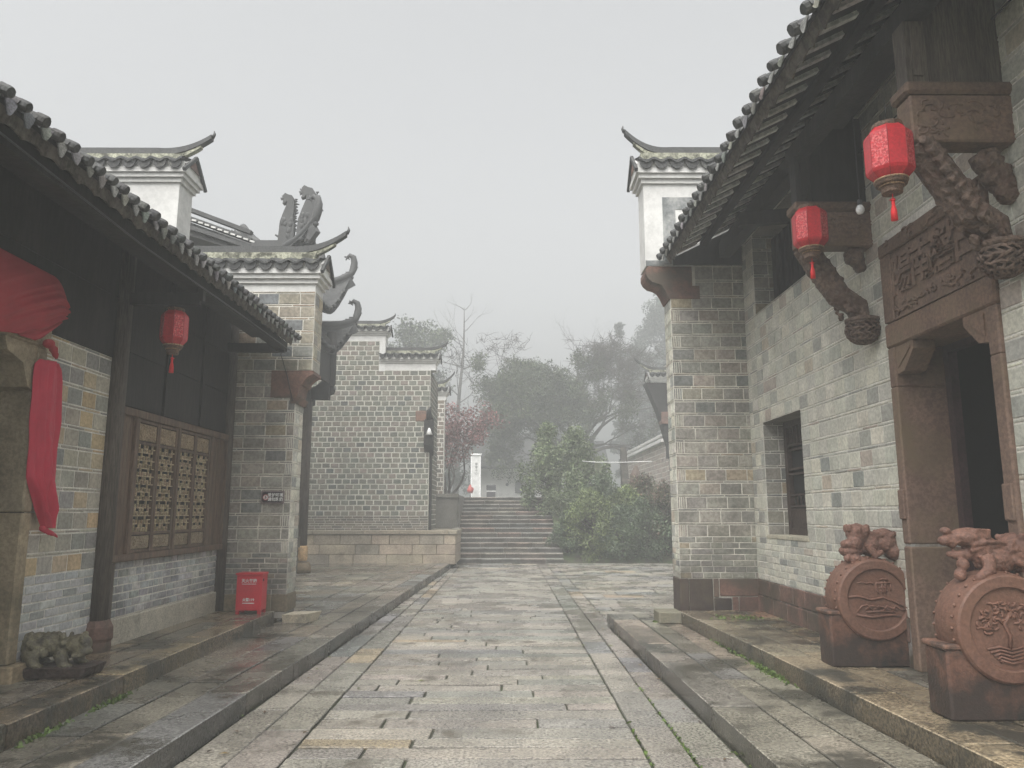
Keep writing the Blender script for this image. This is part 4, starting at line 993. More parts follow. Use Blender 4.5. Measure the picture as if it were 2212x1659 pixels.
# guardian statue by the left doorway
t = thing('beast_statue', 'squat mossy stone beast on a dark slab looking over its shoulder beside the left doorway', 'statue', (-3.52, 6.32, .30)); 
mb = MB()
ball(mb, (-.10, 0, .225), (.165, .11, .095)); ball(mb, (-.16, 0, .245), (.10, .10, .085)); ball(mb, (.05, -.01, .20), (.10, .10, .085)); ball(mb, (-.20, 0, .16), (.075, .11, .08))
ball(mb, (.165, -.05, .235), (.10, .10, .085)); ball(mb, (.235, -.10, .195), (.06, .055, .035)); ball(mb, (.225, -.105, .235), (.035, .04, .022)); ball(mb, (.20, -.13, .165), (.05, .04, .02))
for s_ in (-1, 1): ball(mb, (.205 + s_ * .035, -.115 - s_ * .03, .268), (.024, .02, .018)); ball(mb, (.15 + s_ * .07, -.06 - s_ * .07, .30), (.02, .016, .03))
for k in range(16): ball(mb, (.12 + .085 * math.cos(k * .8), -.04 + .085 * math.sin(k * .8), .26 + .045 * math.sin(k * 1.7)), .024)
for k in range(8): ball(mb, (.03 - .04 * k, -.01, .305 + .018 * math.sin(k * .45) - .0012 * k * k), (.020, .018, .024))
for k in range(5): ball(mb, (-.06 - .03 * k, -.10, .17 + .02 * k), (.03, .02, .03))
for (x, y) in ((.06, -.10), (.10, .08), (-.16, -.10), (-.18, .09)):
    mb.tube([(x, y, .18), (x + .02, y - .02, .14), (x + .035, y - .025, .10)], [.06, .048, .042], 9); ball(mb, (x + .055, y - .035, .095), (.05, .038, .022))
    for q in range(3): ball(mb, (x + .095, y - .055 + .02 * q, .09), .013)
mb.tube([(-.24, 0, .18), (-.285, .01, .22), (-.27, .03, .29), (-.22, .03, .315)], [.04, .038, .034, .02], 8)
m2 = remeshed(mb, .0085, .003, 40); m2.build('body', [M['statue']], t, fixn=False)
b2 = MB(); b2.hexa([(-.26, -.15, 0), (.25, -.16, 0), (.29, .13, 0), (-.26, .15, 0), (-.29, -.18, .085), (.30, -.19, .09), (.32, .15, .085), (-.29, .16, .085)])
m2 = remeshed(b2, .014, .008, 18); m2.build('base', [M['statue_base']], t, fixn=False)
t.rotation_euler = (0, 0, R(4))

# drum stones beside the carved doorway
def drum_stone(loc, label, kind):
    t = thing('drum_stone', label, 'drum stone', loc, 'drum stones beside the carved doorway')
    r = .33; zc = .54 if kind == 0 else .545; w = .395
    mb = MB()      # block: front/back faces are +-y
    mb.box(-w, w, -.140, .12, 0, .42, bev=.015); mb.box(-w - .015, -w + .12, -.146, .13, .415, .45, (1.6, 1.7, 1.7), bev=.01); mb.box(w - .10, w, -.15, .12, .415, .445, (1.3, 1.2, 1.1), bev=.01)
    mb.tube([(w - .04, -.146, .40), (w - .10, -.148, .36), (w - .08, -.148, .30), (w - .04, -.146, .33)], .01, 6)
    mb.build('base_block', [M['base_stone']], t)
    d = MB(); TQ = -.025
    prof = [(.02, -.148), (r * .74, -.148), (r * .75, -.166), (r * .77, -.172), (r * .95, -.170), (r * .985, -.16), (r, -.145), (r * 1.045, -.07), (r * 1.055, -.02), (r * 1.045, .05), (r, .10), (r * .97, .11), (.02, .11)]
    d.lathe(prof, (0, 0, zc), 72, (.95, .95, .95), axis='Y', smooth=False); dr = d.build('drum', [M['brown_red']], t)
    for k in range(64):
        pass
    s = MB()
    for y in (-.12, .08):
        for k in range(30):
            a = 2 * math.pi * k / 30; rr_ = r * 1.025; ball(s, (rr_ * math.cos(a), y, zc + rr_ * math.sin(a)), (.011, .011, .011))
    q = s.build('studs', [M['brown_red']], t); q['kind'] = 'stuff'
    c = MB(); rr = random.Random(40 + kind); y0 = -.152
    def stroke(p, rad=.008, col=(1.05, 1, 1)): c.tube([(x, y0 - .002 * math.sin(i), z + zc) for i, (x, z) in enumerate(p)], rad, 6, col)
    if kind == 0:      # pavilion, clouds and hills
        stroke([(-.16, .13), (-.12, .145), (-.08, .13), (-.04, .14), (-.02, .12)], .007); stroke([(.0, .135), (.12, .135)], .008); stroke([(.03, .16), (.06, .17), (.10, .16)], .007)
        stroke([(.0, .135), (.0, .07), (.02, .05)], .007); stroke([(.12, .135), (.12, .07)], .007); stroke([(.03, .10), (.09, .10)], .006); stroke([(.03, .07), (.09, .07)], .006); stroke([(.05, .15), (.05, .05)], .007); stroke([(.075, .15), (.075, .05)], .007)
        stroke([(-.24, .02), (-.16, .03), (-.05, .0), (.05, .02), (.13, -.01), (.21, -.05)], .010)
        for k in range(5): stroke([(-.17 + .07 * k, -.10 + .02 * math.sin(k)), (-.13 + .07 * k, -.05), (-.09 + .07 * k, -.04 - .01 * k), (-.05 + .07 * k, -.08)], .008)
        stroke([(-.18, -.12), (-.05, -.14), (.1, -.12), (.18, -.13)], .010); stroke([(-.10, -.10), (.02, -.09), (.14, -.10)], .008)
    else:              # branching tree over water
        stroke([(-.01, -.12), (0, -.04), (-.03, .03), (.02, .10)], .013)
        for k in range(60):
            a = rr.uniform(-.3, 3.44); q_ = rr.uniform(.05, .195); x, z = q_ * math.cos(a), .02 + q_ * math.sin(a) * .85; l_ = rr.uniform(.015, .035); b0 = rr.uniform(0, 6)
            stroke([(x + math.cos(b0 + v_) * l_, z + math.sin(b0 + v_) * l_ * .6) for v_ in (0, .8, 1.6, 2.4)], rr.uniform(.006, .010))
        for k in range(5): stroke([(-.15 + .02 * k, -.12 - .02 * k), (-.07, -.105 - .02 * k), (0, -.125 - .02 * k), (.08, -.105 - .02 * k), (.15 - .02 * k, -.12 - .02 * k)], .008)
    q = c.build('relief', [M['brown_red']]); q.parent = dr
    # crouching beast on top
    a = MB(); zt = zc + r + .0
    if kind == 0:
        ball(a, (-.06, -.02, zt + .17), (.085, .09, .085)); ball(a, (-.10, -.05, zt + .11), (.06, .07, .06)); ball(a, (-.145, -.03, zt + .10), (.05, .07, .035)); ball(a, (-.11, 0, zt + .05), (.09, .10, .05)); ball(a, (.03, 0, zt + .10), (.09, .10, .09))
        for k in range(14): ball(a, (-.06 + .075 * math.cos(k * .9), -.02 + .07 * math.sin(k * .9), zt + .21 + .012 * math.sin(k * 2)), .026)
        ball(a, (.15, 0, zt + .12), (.10, .11, .10)); ball(a, (.21, -.02, zt + .05), (.075, .10, .07)); a.tube([(.22, 0, zt + .15), (.24, -.03, zt + .08), (.18, -.08, zt + .01)], [.04, .035, .02], 8)
        a.bar((.0, -.05, zt + .175), (.09, -.05, zt + .17), .06, .045); a.tube([(-.02, -.1, zt + .10), (.03, -.12, zt + .02), (.09, -.1, zt + .05)], [.03, .03, .02], 8)
        for k in range(4): ball(a, (-.17 + .035 * k, -.08, zt + .0 - .01 * (k % 2)), (.03, .03, .028))
    else:
        ball(a, (-.10, 0, zt + .19), (.12, .085, .055)); a.tube([(-.18, 0, zt + .17), (-.235, 0, zt + .185)], [.05, .035], 9); ball(a, (-.235, -.01, zt + .225), (.03, .035, .022)); ball(a, (-.245, 0, zt + .17), (.03, .045, .028)); a.bar((-.10, -.04, zt + .215), (-.0, -.03, zt + .21), .07, .05)
        a.tube([(-.10, 0, zt + .10), (-.17, 0, zt + .09), (-.235, 0, zt + .10)], [.04, .028, .014], 8); a.tube([(-.12, -.05, zt + .12), (-.02, -.07, zt + .14), (.08, -.06, zt + .14)], [.015, .015, .012], 6); a.tube([(-.12, -.06, zt + .15), (-.02, -.09, zt + .17), (.1, -.07, zt + .16)], [.014, .014, .01], 6)
        ball(a, (-.02, 0, zt + .12), (.10, .08, .085)); ball(a, (.04, 0, zt + .07), (.13, .10, .09)); ball(a, (.18, 0, zt + .12), (.115, .11, .105)); ball(a, (.22, -.02, zt + .04), (.09, .11, .07))
        ball(a, (-.17, -.05, zt + .045), .036); ball(a, (-.19, -.05, zt - .01), .036); a.tube([(-.04, -.08, zt + .08), (-.06, -.12, zt + .02), (-.11, -.12, zt - .02)], [.045, .035, .03], 8); ball(a, (-.12, -.13, zt - .02), (.035, .03, .022))
        for k in range(16): ball(a, (.18 + .09 * math.cos(k * 1.3), -.08, zt + .12 + .075 * math.sin(k * 1.3)), .022)
    rq = random.Random(77 + kind)
    for k in range(40):
        c_ = (rq.uniform(.10, .26), rq.choice((-1, 1)) * rq.uniform(.05, .10), zt + rq.uniform(.06, .20)); ball(a, c_, rq.uniform(.010, .018))
    a.v = [(x * 1.12, y, zt + (z - zt) * 1.16) for x, y, z in a.v]
    m2 = remeshed(a, .0075, .0028, 60); m2.build('crouching_beast', [M['beast']], t, fixn=False)
    return t
M['brown_red'] = make_mat('brown_red', (0.165, 0.082, 0.055), rough=.62, nscale=3, var=.22, fine=40, finevar=.18, bump=.4, tint=((0.13, 0.065, 0.04), 3, .48, .7))
M['base_stone'] = make_mat('base_stone', (0.13, 0.064, 0.043), rough=.5, nscale=3, var=.25, fine=40, finevar=.2, bump=.5, tint=((0.022, 0.020, 0.018), 2.6, .50, .64), rise=((0.022, 0.019, 0.017), .30, .85))
M['beast'] = make_mat('beast', (0.175, 0.088, 0.062), rough=.65, nscale=8, var=.3, fine=40, finevar=.25, bump=.8, bdist=.012, tint=((0.12, 0.06, 0.045), 9, .5, .65))
drum_stone((3.06, 6.72, .30), 'carved drum stone with hills and a curly-headed lion on top, the farther one', 0)
drum_stone((3.09, 5.06, .30), 'carved drum stone with a leafy tree and an open-mouthed dragon on top', 1)

# ================================================================== PAVILION beyond the left house
PV = thing('opera_pavilion', 'dark wooden pavilion with two tiers of upswept tiled eaves behind the left house', 'pavilion', (-7.1, 18, .15)); pP = P(PV)
def hip_roof(cx, cyy, hx, hy, ze, rise, lift, ext, name):
    mb = MB()
    apex = .30
    for (ax, sg) in (('x', 1), ('x', -1), ('y', 1), ('y', -1)):
        W_ = hy if ax == 'x' else hx; D_ = hx if ax == 'x' else hy; n = int(2 * W_ / .24)
        def f(u, v, ax=ax, sg=sg, W_=W_, D_=D_, n=n):
            s = u * 2 - 1; c = abs(s) ** 3.2
            e = (1 - v) ** 2
            d = D_ * (1 - v * (1 - apex)) + ext * c * e
            t = s * (W_ * (1 - v * (1 - apex)) + ext * c * e)
            z = ze + rise * v ** 1.5 + lift * c * (1 - v) ** 2.2 + .035 * abs(math.sin(u * n * math.pi)) + random.uniform(-.004, .004)
            return (cx + sg * d, cyy + t, z) if ax == 'x' else (cx + t, cyy + sg * d, z)
        mb.grid(f, n * 4, 14, (1, 1, 1), 0, True)
        def g_(u, v, f=f):
            p = f(u, v * .99); return (p[0], p[1], p[2] - .14 - .05 * (1 - v))
        mb.grid(g_, n, 8, (.7, .7, .7), 0, True)
        for k in range(n + 1):
            p = f(min(1, k / n), 0); ball(mb, (p[0], p[1], p[2] - .03), .06)
    o = mb.build(name, [M['tile']], None, fixn=False)
    # hip ridges with curled leafy ends
    for sx in (-1, 1):
        for sy in (-1, 1):
            h = MB(); pts = []
            for i in range(13):
                v = i / 12; e = (1 - v) ** 2
                pts.append((cx + sx * (hx * (1 - v * (1 - apex)) + ext * e), cyy + sy * (hy * (1 - v * (1 - apex)) + ext * e), ze + rise * v ** 1.5 + lift * (1 - v) ** 2.2 + .10))
            x, y, z = pts[0]
            for (u_, r_) in ((.10, .10), (.28, .10), (.42, .085), (.52, .07), (.50, .05)):
                pass
            tip = [(x + sx * .04, y + sy * .03, z + .14), (x + sx * .06, y + sy * .03, z + .30), (x + sx * .03, y + sy * .02, z + .44), (x - sx * .07, y, z + .50), (x - sx * .13, y, z + .44)]
            h.tube(tip[::-1] + pts, [.035, .06, .08, .09, .10] + [.09] * 13, 8)
            for i in range(12):
                a = pts[i]; b_ = pts[i + 1]; h.bar((a[0], a[1], a[2] - .20), (b_[0], b_[1], b_[2] - .20), .12, .34)
            rr = random.Random(int(sx * 3 + sy * 7 + ze * 10))
            for k in range(9):     # leaf fins
                c = tip[-1] if k < 5 else tip[2]
                a = rr.uniform(0, 6.28); l_ = rr.uniform(.06, .11)
                h.tube([c, (c[0] + math.cos(a) * l_, c[1], c[2] + math.sin(a) * l_)], [.035, .010], 5)
            for k in range(6):
                c = Vector(tip[0]).lerp(Vector(pts[2]), k / 5); h.tube([c, c + Vector((sx * .12, 0, .03))], [.05, .02], 5)
            if sy < 0 or True:
                c = pts[5]; h.tube([c, (c[0] + sx * .02, c[1], c[2] + .22), (c[0] - sx * .14, c[1], c[2] + .30)], [.06, .05, .02], 6); h.tube([(c[0], c[1], c[2] + .15), (c[0] + sx * .12, c[1], c[2] + .3)], [.05, .015], 6)
            q = h.build('hip_ridge', [M['ridge']]); q.parent = o
    return world(o, PV)
hip_roof(-7.1, 17.95, 2.75, 1.75, 5.55, 1.5, 1.0, .28, 'lower_roof')
hip_roof(-7.1, 17.95, 2.65, 1.70, 6.55, 1.6, 1.25, .25, 'upper_roof')
mb = MB(); mb.box(-9.2, -4.95, 16.6, 18.75, 4.6, 6.4); mb.box(-9.0, -5.2, 16.8, 18.6, 6.3, 7.4); pP(mb, 'eave_wall', [M['dark_wood']])
mb = MB(); mb.box(-9.9, -4.42, 16.0, 16.1, 4.55, 6.0); mb.box(-4.5, -4.42, 16.0, 19.3, 4.7, 5.8); mb.bar((-9.5, 18.8, 4.45), (-4.4, 18.8, 4.45), .2, .3); mb.bar((-4.95, 15.9, 4.35), (-4.95, 19.2, 4.35), .2, .3); mb.bar((-4.95, 18.8, 4.3), (-4.42, 18.8, 4.75), .12, .25); pP(mb, 'brackets', [M['dark_wood']])
for (x, y) in ((-4.97, 18.8), (-4.97, 16.4), (-9.2, 18.8)):
    mb = MB(); mb.tube([(x, y, .78), (x, y, 3), (x, y, 4.6)], [.165, .16, .155], 16); c = pP(mb, 'column', [M['post_wood']])
    mb = MB(); mb.lathe([(.17, .24), (.19, .28), (.19, .56), (.165, .60)], (x, y, .18), 16, (2.2, 1.7, 1.2)); mb.lathe([(.28, 0), (.29, .10), (.26, .20), (.22, .24)], (x, y, .155), 12, (.8, .7, .6)); q = mb.build('column_base', [M['jamb']]); q.parent = c
for (x, y) in ((-4.42, 18.9), (-4.42, 16.1)):
    mb = MB(); mb.lathe([(.02, 0), (.11, .05), (.13, .13), (.10, .22), (.11, .26), (.13, .30), (.13, 1.6)], (x, y, 4.42), 12); pP(mb, 'hanging_post', [M['dark_wood']])
def finial(x, y, z, s, mirror=1):
    mb = MB()
    pf = [(0, 0), (.36, 0), (.36, .45), (.32, .6), (.345, .8), (.33, 1.05), (.28, 1.13), (.2, 1.15), (.12, 1.19), (.07, 1.13), (.09, 1.02), (.07, .93), (.13, .95), (.17, 1.0), (.165, .9), (.1, .72), (.03, .5)]
    mb.prism([(x + a * s, z + c * s) for a, c in pf], 'Y', y - .07, y + .07)
    rr = random.Random(int(s * 100))
    for k in range(30):
        c = (x + .09 * s, y, z + 1.08 * s) if k < 14 else ((x + .345 * s, y, z + (.3 + .05 * (k - 14)) * s))
        a = rr.uniform(0, 6.28) if k < 14 else rr.uniform(-.6, .6); l_ = rr.uniform(.05, .10) * s
        mb.tube([c, (c[0] + math.cos(a) * l_, y, c[2] + math.sin(a) * l_)], [.035 * s, .010], 5)
    for k in range(10): ball(mb, (x + rr.uniform(.08, .3) * s, y - .06, z + rr.uniform(.1, .6) * s), (.05, .03, .08))
    return mb
for (x, y, z, s) in ((-5.18, 16.6, 7.55, .98), (-4.78, 16.6, 7.50, 1.18)):
    m2 = finial(x, y, z, s); pP(m2, 'dragon_finial', [M['ridge']])
mb = MB(); mb.box(-6.5, -4.35, 16.5, 16.7, 6.9, 7.58); pP(mb, 'main_ridge', [M['ridge']])
mb = MB()   # sloping hall roof seen over the gable
mb.hexa([(-7.4, 13.2, 7.0), (-4.6, 13.2, 6.1), (-4.6, 15.4, 6.1), (-7.4, 15.4, 7.0), (-7.4, 13.2, 7.35), (-4.6, 13.2, 6.28), (-4.6, 15.4, 6.28), (-7.4, 15.4, 7.35)])
for k in range(3): mb.bar((-7.4, 13.19, 7.58 + .0 - k * .2), (-4.6, 13.19, 6.50 - k * .14), .12, .07)
pP(mb, 'side_roof', [M['ridge']])
mb = MB()
for k in range(24):
    t_ = k / 23; mb.bar((-7.3 + 2.7 * t_, 13.12, 7.33 - 1.0 * t_), (-7.22 + 2.7 * t_, 13.12, 7.31 - 1.0 * t_), .02, .03)
pP(mb, 'ridge_openings', [M['plaster']])
mb = MB(); mb.box(-5.15, -4.93, 18.3, 18.5, .15, 1.9); mb.box(-5.2, -4.9, 18.25, 18.55, .75, 1.0); pP(mb, 'carved_screen', [M['post_wood']])

# ================================================================== FAR BRICK WALL on its stone terrace
FW = thing('stepped_wall', 'large grey brick wall with stepped white tiled top on a buff stone terrace', 'wall', (-4, 22.5, .15)); pF = P(FW)
YF = 22.5
mb = MB()
for (x0, x1, z0, z1) in ((-8, -2.30, 1.46, 5.73), (-8, -3.83, 5.73, 6.62)):
    n = round((z1 - z0) / .151); p = (z1 - z0) / n
    bricks(mb, (0, YF, 0), (1, 0, 0), V, x0, x1, [(z0 + k * p, z0 + (k + 1) * p, .245, 'run') for k in range(n)], pal=FARB, gap=.032, proud=.01)
bricks(mb, (0, YF, 0), (1, 0, 0), V, -8, -2.30, plain(1.05, 1.46, .07, .30, 'rand'), pal=[((.15, .13, .105), 3), ((.12, .11, .095), 2), ((.19, .17, .14), 1)], gap=.014, proud=.008)
bricks(mb, (-2.30, YF, 0), (0, 1, 0), V, 0, 2.4, plain(1.05, 5.73, .151, .245), pal=FARB, gap=.03, proud=.008)
mb.box(-8, -2.304, YF + .01, YF + 2.4, .2, 5.73, mat=0); mb.box(-8, -3.84, YF + .01, YF + .4, 5.73, 6.62, mat=0)
fw = pF(mb, 'wall', [M['mortar_far'], M['brick']])
for m_ in (matou(None, -3.83, -2.15, YF + .2, .4, 5.73, 5.95, 6.46, (-1.86, 6.64)), matou(None, -8, -3.66, YF + .2, .4, 6.62, 6.80, 7.28, (-3.45, 7.50))): world(m_, FW)
mb = MB(); mb.box(-3.83, -3.66, YF - .01, YF + .4, 5.70, 6.62); pF(mb, 'white_quoin', [M['plaster']])
mb = MB(); mb.box(-2.72, -2.29, YF - .02, YF + .5, 4.20, 4.52, (1.1, 1.1, 1), bev=.02); pF(mb, 'corner_stone', [M['red_stone']])
mb = MB(); mb.prism([(YF + .1, 3.2), (YF - .25, 3.5), (YF - .28, 4.2), (YF + .1, 4.3)], 'X', -2.44, -2.18); mb.tube([(-2.30, YF - .1, 4.25), (-2.32, YF - .12, 4.5), (-2.26, YF - .12, 4.62)], [.10, .07, .02], 8); mb.box(-2.42, -2.24, YF + .1, YF + .4, 1.05, 3.3); pF(mb, 'bracket', [M['dark_wood']])
mb = MB(); mb.lathe([(.10, 0), (.02, .20)], (-2.28, YF - .30, 3.78), 12, (1.2, 1.2, 1.2)); pF(mb, 'wall_lamp', [M['white_paint']])
mb = MB(); random.seed(3)
SAND = [((.33, .275, .205), 4), ((.29, .245, .19), 3), ((.235, .20, .16), 2), ((.37, .32, .24), 2)]
for k in range(3):
    z0 = .12 + k * .275; x = -8
    while x < -1.50:
        w = random.uniform(.5, 1.1); e = min(-1.48, x + w)
        if -1.48 - e < .3: e = -1.48
        mb.box(x + .005, e - .005, YF - .32, YF + 2.2, z0, z0 + .268, jit(pick(SAND), .1), bev=.012); x = e
x = -8
while x < -1.5:
    e = min(-1.44, x + random.uniform(.9, 1.5)); mb.box(x + .004, e - .004, YF - .36, YF + 2.2, .95, 1.06, jit((.25, .22, .165), .1), bev=.012); x = e
pF(mb, 'terrace', [M['stone_buff']])
# farther wall end peeping out behind it
FW2 = thing('stepped_wall', 'narrow white topped wall end with a curled tip, showing past the right edge of the big brick wall', 'wall', (-2.5, 27, 1.1)); p2 = P(FW2)
mb = MB(); bricks(mb, (0, 27, 0), (1, 0, 0), V, -6, -2.25, plain(1.1, 5.5, .151, .245), pal=[((.19, .16, .13), 3), ((.15, .14, .12), 2)], gap=.03, proud=.008); mb.box(-6, -2.25, 27.01, 27.4, 1.1, 5.5); p2(mb, 'wall', [M['mortar'], M['brick']])
world(matou(None, -6, -2.2, 27.2, .4, 5.5, 5.66, 6.18, (-1.95, 6.55)), FW2)

# ================================================================== STAIRS
random.seed(12)
mb = MB()
def flight(y0, z0, n, rise, tread, x0, x1):
    for k in range(n):
        y = y0 + k * tread; z = z0 + k * rise; x = x0
        while x < x1 - .05:
            e = min(x1, x + random.uniform(.7, 1.5))
            if x1 - e < .35: e = x1
            c_ = jit(pick([((.24, .215, .18), 3), ((.20, .195, .175), 2), ((.25, .19, .155), 1)]), .1)
            mb.box(x + .004, e - .004, y + .025, y0 + n * tread + .4, z - .01, z + rise - .05, tuple(q * .42 for q in c_)); mb.box(x + .004, e - .004, y, y + tread + .06, z + rise - .05, z + rise - .004, tuple(q * 1.15 for q in c_), bev=.012); x = e  # riser shadow put into the colour: risers darkened, tread slabs lightened
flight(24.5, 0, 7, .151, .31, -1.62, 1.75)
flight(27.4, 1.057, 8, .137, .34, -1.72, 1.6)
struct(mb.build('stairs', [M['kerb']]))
mb = MB(); mb.box(-1.78, -1.58, 24.2, 26.6, 0, 1.06, (.30, .28, .24)); mb.box(-2.9, -1.73, 26.6, 27.0, 1.0, 2.08, (.16, .15, .13)); mb.box(-3.0, -1.70, 26.55, 27.05, 2.08, 2.2, (.2, .19, .16)); mb.box(-1.9, -1.68, 26.9, 30, 1.0, 2.16, (.17, .16, .14))
tag(mb.build('retaining_wall', [M['stone_buff']]), 'low dark stone retaining wall left of the upper flight of stairs', 'wall')
# raised ground and bank
def bank(x, y): return max(0, min(1, (y - 24.9) / 5.4)) ** .8 * 2.12 + (noise.noise((x * .5, y * .5, 0)) * .06 if y > 25.2 else -.02)
mb = MB()
mb.grid(lambda u, v: (1.62 + 50 * u ** 1.5, 24.62 + 5.7 * v, bank(1.62 + 50 * u ** 1.5, 24.62 + 5.7 * v)), 60, 20)
mb.grid(lambda u, v: (-60 + 58.2 * u, 24.7 + 5.6 * v, 1.02 + .03 * noise.noise((u * 60, v * 5, 0))), 80, 8)
mb.grid(lambda u, v: (-60 + 120 * u, 30.1 + 160 * v ** 2, 2.10 + .04 * noise.noise((u * 50, v * 60, 0))), 120, 60)
struct(mb.build('upper_ground', [M['soil']]))
mb = MB(); mb.box(-30, 30, 30.12, 33.5, 1.9, 2.155, (.2, .19, .17)); struct(mb.build('upper_path', [M['paving']]))

# ================================================================== RIGHT BACKGROUND HOUSE
BH = thing('side_house', 'pale stone house with dark upswept porch eave far behind the right brick pier', 'house', (7.2, 38, 2.1)); pB = P(BH)
mb = MB(); U = (0, -1, 0)
PINK = [((.36, .30, .26), 4), ((.31, .27, .235), 3), ((.40, .34, .30), 2)]
bricks(mb, (7.2, 0, 0), U, V, -47, -35.2, plain(1.6, 4.75, .22, .46), [], pal=PINK, gap=.035, proud=.012)
bricks(mb, (7.2, 0, 0), U, V, -35.2, -29, plain(.6, 8.2, .22, .46), [(-34.2, -33.1, 2.9, 4.35)], pal=PINK, gap=.035, proud=.012)
mb.box(7.21, 13, 29, 35.2, 0, 8.2, mat=0); mb.box(7.21, 13, 35.2, 47, 0, 4.75, mat=0)
pB(mb, 'wall', [M['mortar'], M['brick']])
mb = MB(); mb.box(7.15, 7.6, 33.1, 34.2, 2.9, 4.35); pB(mb, 'window', [M['dark_wood']])
mb = MB(); mb.box(7.0, 7.5, 35.1, 47.1, 4.75, 4.90, bev=.01); pB(mb, 'coping', [M['plaster']]); mb = MB(); mb.box(7.05, 7.45, 35.1, 47.1, 5.02, 5.14, bev=.01); pB(mb, 'upper_coping', [M['plaster']])
mb = MB(); mb.prism([(29.2, 3.6), (29.2, 6.5), (29.7, 6.5), (29.7, 3.6)], 'X', 6.1, 9.3); mb.hexa([(5.75, 29.15, 5.4), (6.15, 29.15, 3.95), (6.15, 29.8, 3.95), (5.75, 29.8, 5.4), (5.3, 29.15, 6.5), (6.9, 29.15, 6.5), (6.9, 29.8, 6.5), (5.3, 29.8, 6.5)]); pB(mb, 'porch_bracket', [M['dark_wood']])
mb = MB(); mb.box(5.85, 6.2, 29.05, 29.6, 4.9, 5.35); pB(mb, 'red_corbel', [M['red_stone']])
world(matou(None, 10, 5.5, 29.45, .6, 6.48, 6.54, 7.14, (4.95, 7.55)), BH)

# ================================================================== SMALL FAR THINGS
t = thing('sign_pillar', 'tall slim white sign pillar with small dark writing and a flat cap at the head of the stairs', 'sign pillar', (-1.62, 39, 2.12))
mb = MB(); mb.box(-.20, .20, -.12, .12, 0, 2.3, bev=.01); mb.build('panel', [M['white_paint']], t)
mb = MB(); mb.box(-.28, .30, -.16, .16, 2.3, 2.38, bev=.01); mb.box(-.25, -.20, -.13, .13, 0, 2.3); mb.box(.20, .25, -.13, .13, 0, 2.3); mb.build('frame', [M['stone_buff']], t)
for i, ch in enumerate('游客中心'): text_mb(ch, .13, frame((.03, -.125, 1.85 - i * .16), (1, 0, 0), (0, 0, 1)), .002).build('lettering', [M['bin_grey']], t)
t = thing('litter_bin', 'dark grey litter bin with a white band to the right of the white sign pillar', 'bin', (-.83, 38.5, 2.12))
mb = MB(); mb.box(-.22, .22, -.2, .2, 0, .46, (1.4, 1.3, 1.3), bev=.02); mb.box(-.23, .23, -.2, .2, .52, .80, bev=.03); mb.build('body', [M['bin_grey']], t)
mb = MB(); mb.box(-.225, .225, -.205, .205, .465, .515); mb.build('band', [M['white_paint']], t)
t = thing('red_emblem', 'small pink red flame-shaped ornament on a stand in front of the white sign pillar', 'ornament', (-1.82, 37.6, 2.12)); t.scale = (.85, .85, .85)
mb = MB(); mb.tube([(0, 0, .45), (.02, 0, .60), (-.02, 0, .78), (.0, 0, .95)], [.13, .17, .10, .01], 8); ball(mb, (.13, 0, .66), (.07, .05, .11)); ball(mb, (-.12, 0, .60), (.07, .05, .10)); mb.build('flame', [M['sign_red']], t)
mb = MB(); mb.tube([(0, 0, 0), (0, 0, .47)], .03, 6); mb.tube([(-.1, 0, 0), (0, 0, .3), (.12, 0, 0)], .02, 6); mb.build('stand', [M['bark']], t)
t = thing('orange_marker', 'small orange striped marker post standing in the bushes right of the stairs', 'marker', (1.85, 26.4, .6))
mb = MB(); 
for k in range(4): mb.lathe([(.05 - .004 * k, k * .15), (.045 - .004 * k, k * .15 + .11)], (0, 0, .35), 10)
mb.build('cone', [M['orange']], t); mb = MB(); mb.tube([(0, 0, 0), (0, 0, .95)], .02, 6); mb.build('pole', [M['plaster']], t)
FH = thing('far_cottage', 'whitewashed cottage with a small arched window at the far end of the path', 'cottage', (.8, 58, 2.12)); pC = P(FH)
mb = MB(); mb.box(-2.1, 7.0, 58, 64, 2.12, 4.85); pC(mb, 'wall', [M['plaster']])
mb = MB(); mb.box(-2.12, 7.0, 57.96, 58.0, 2.1, 2.55); pC(mb, 'plinth', [M['red_stone']])
mb = MB(); mb.prism([(57.3, 4.8), (64.8, 4.8), (61, 7.2)], 'X', -2.5, 7.6); mb.prism([(-2.9, 4.9), (1.2, 4.9), (-.8, 6.3)], 'Y', 56.7, 61); pC(mb, 'roof', [M['tile']])
mb = MB(); pf = [(.53, 3.0), (1.13, 3.0), (1.13, 3.7)] + [(.83 + .30 * math.cos(a), 3.7 + .30 * math.sin(a)) for a in np.linspace(.3, 2.84, 7)] + [(.53, 3.7)]
mb.prism(pf, 'Y', 57.93, 58.0); pC(mb, 'window', [M['bin_grey']])
mb = MB(); mb.lathe([(.12, 0), (.12, .05)], (-.06, 57.93, 3.65), 12, axis='Y'); pC(mb, 'round_vent', [M['bin_grey']])
def posts():
    first = None
    for i, (x, y, h, w, lab) in enumerate(((3.15, 27.2, 2.75, .22, 'dark mossy stone post left of the other one, with the white cable, above the bushes'), (4.02, 26.8, 3.05, .22, 'taller dark grey stone post with the white cable nearest the right pier'))):
        mb = MB(); mb.hexa([(-w, -.15, 0), (w * .6, -.15, 0), (w * .6, .15, 0), (-w, .15, 0), (-w * 1.0, -.12, h), (-w * .15, -.12, h), (-w * .15, .12, h), (-w * 1.0, .12, h)], (.16, .16, .17) if i else (.17, .22, .14))
        o = tag(mb.build('stone_post', [M['granite']]), lab, 'post', 'stone posts above the bushes'); o.location = (x + .12, y, .75)
posts()
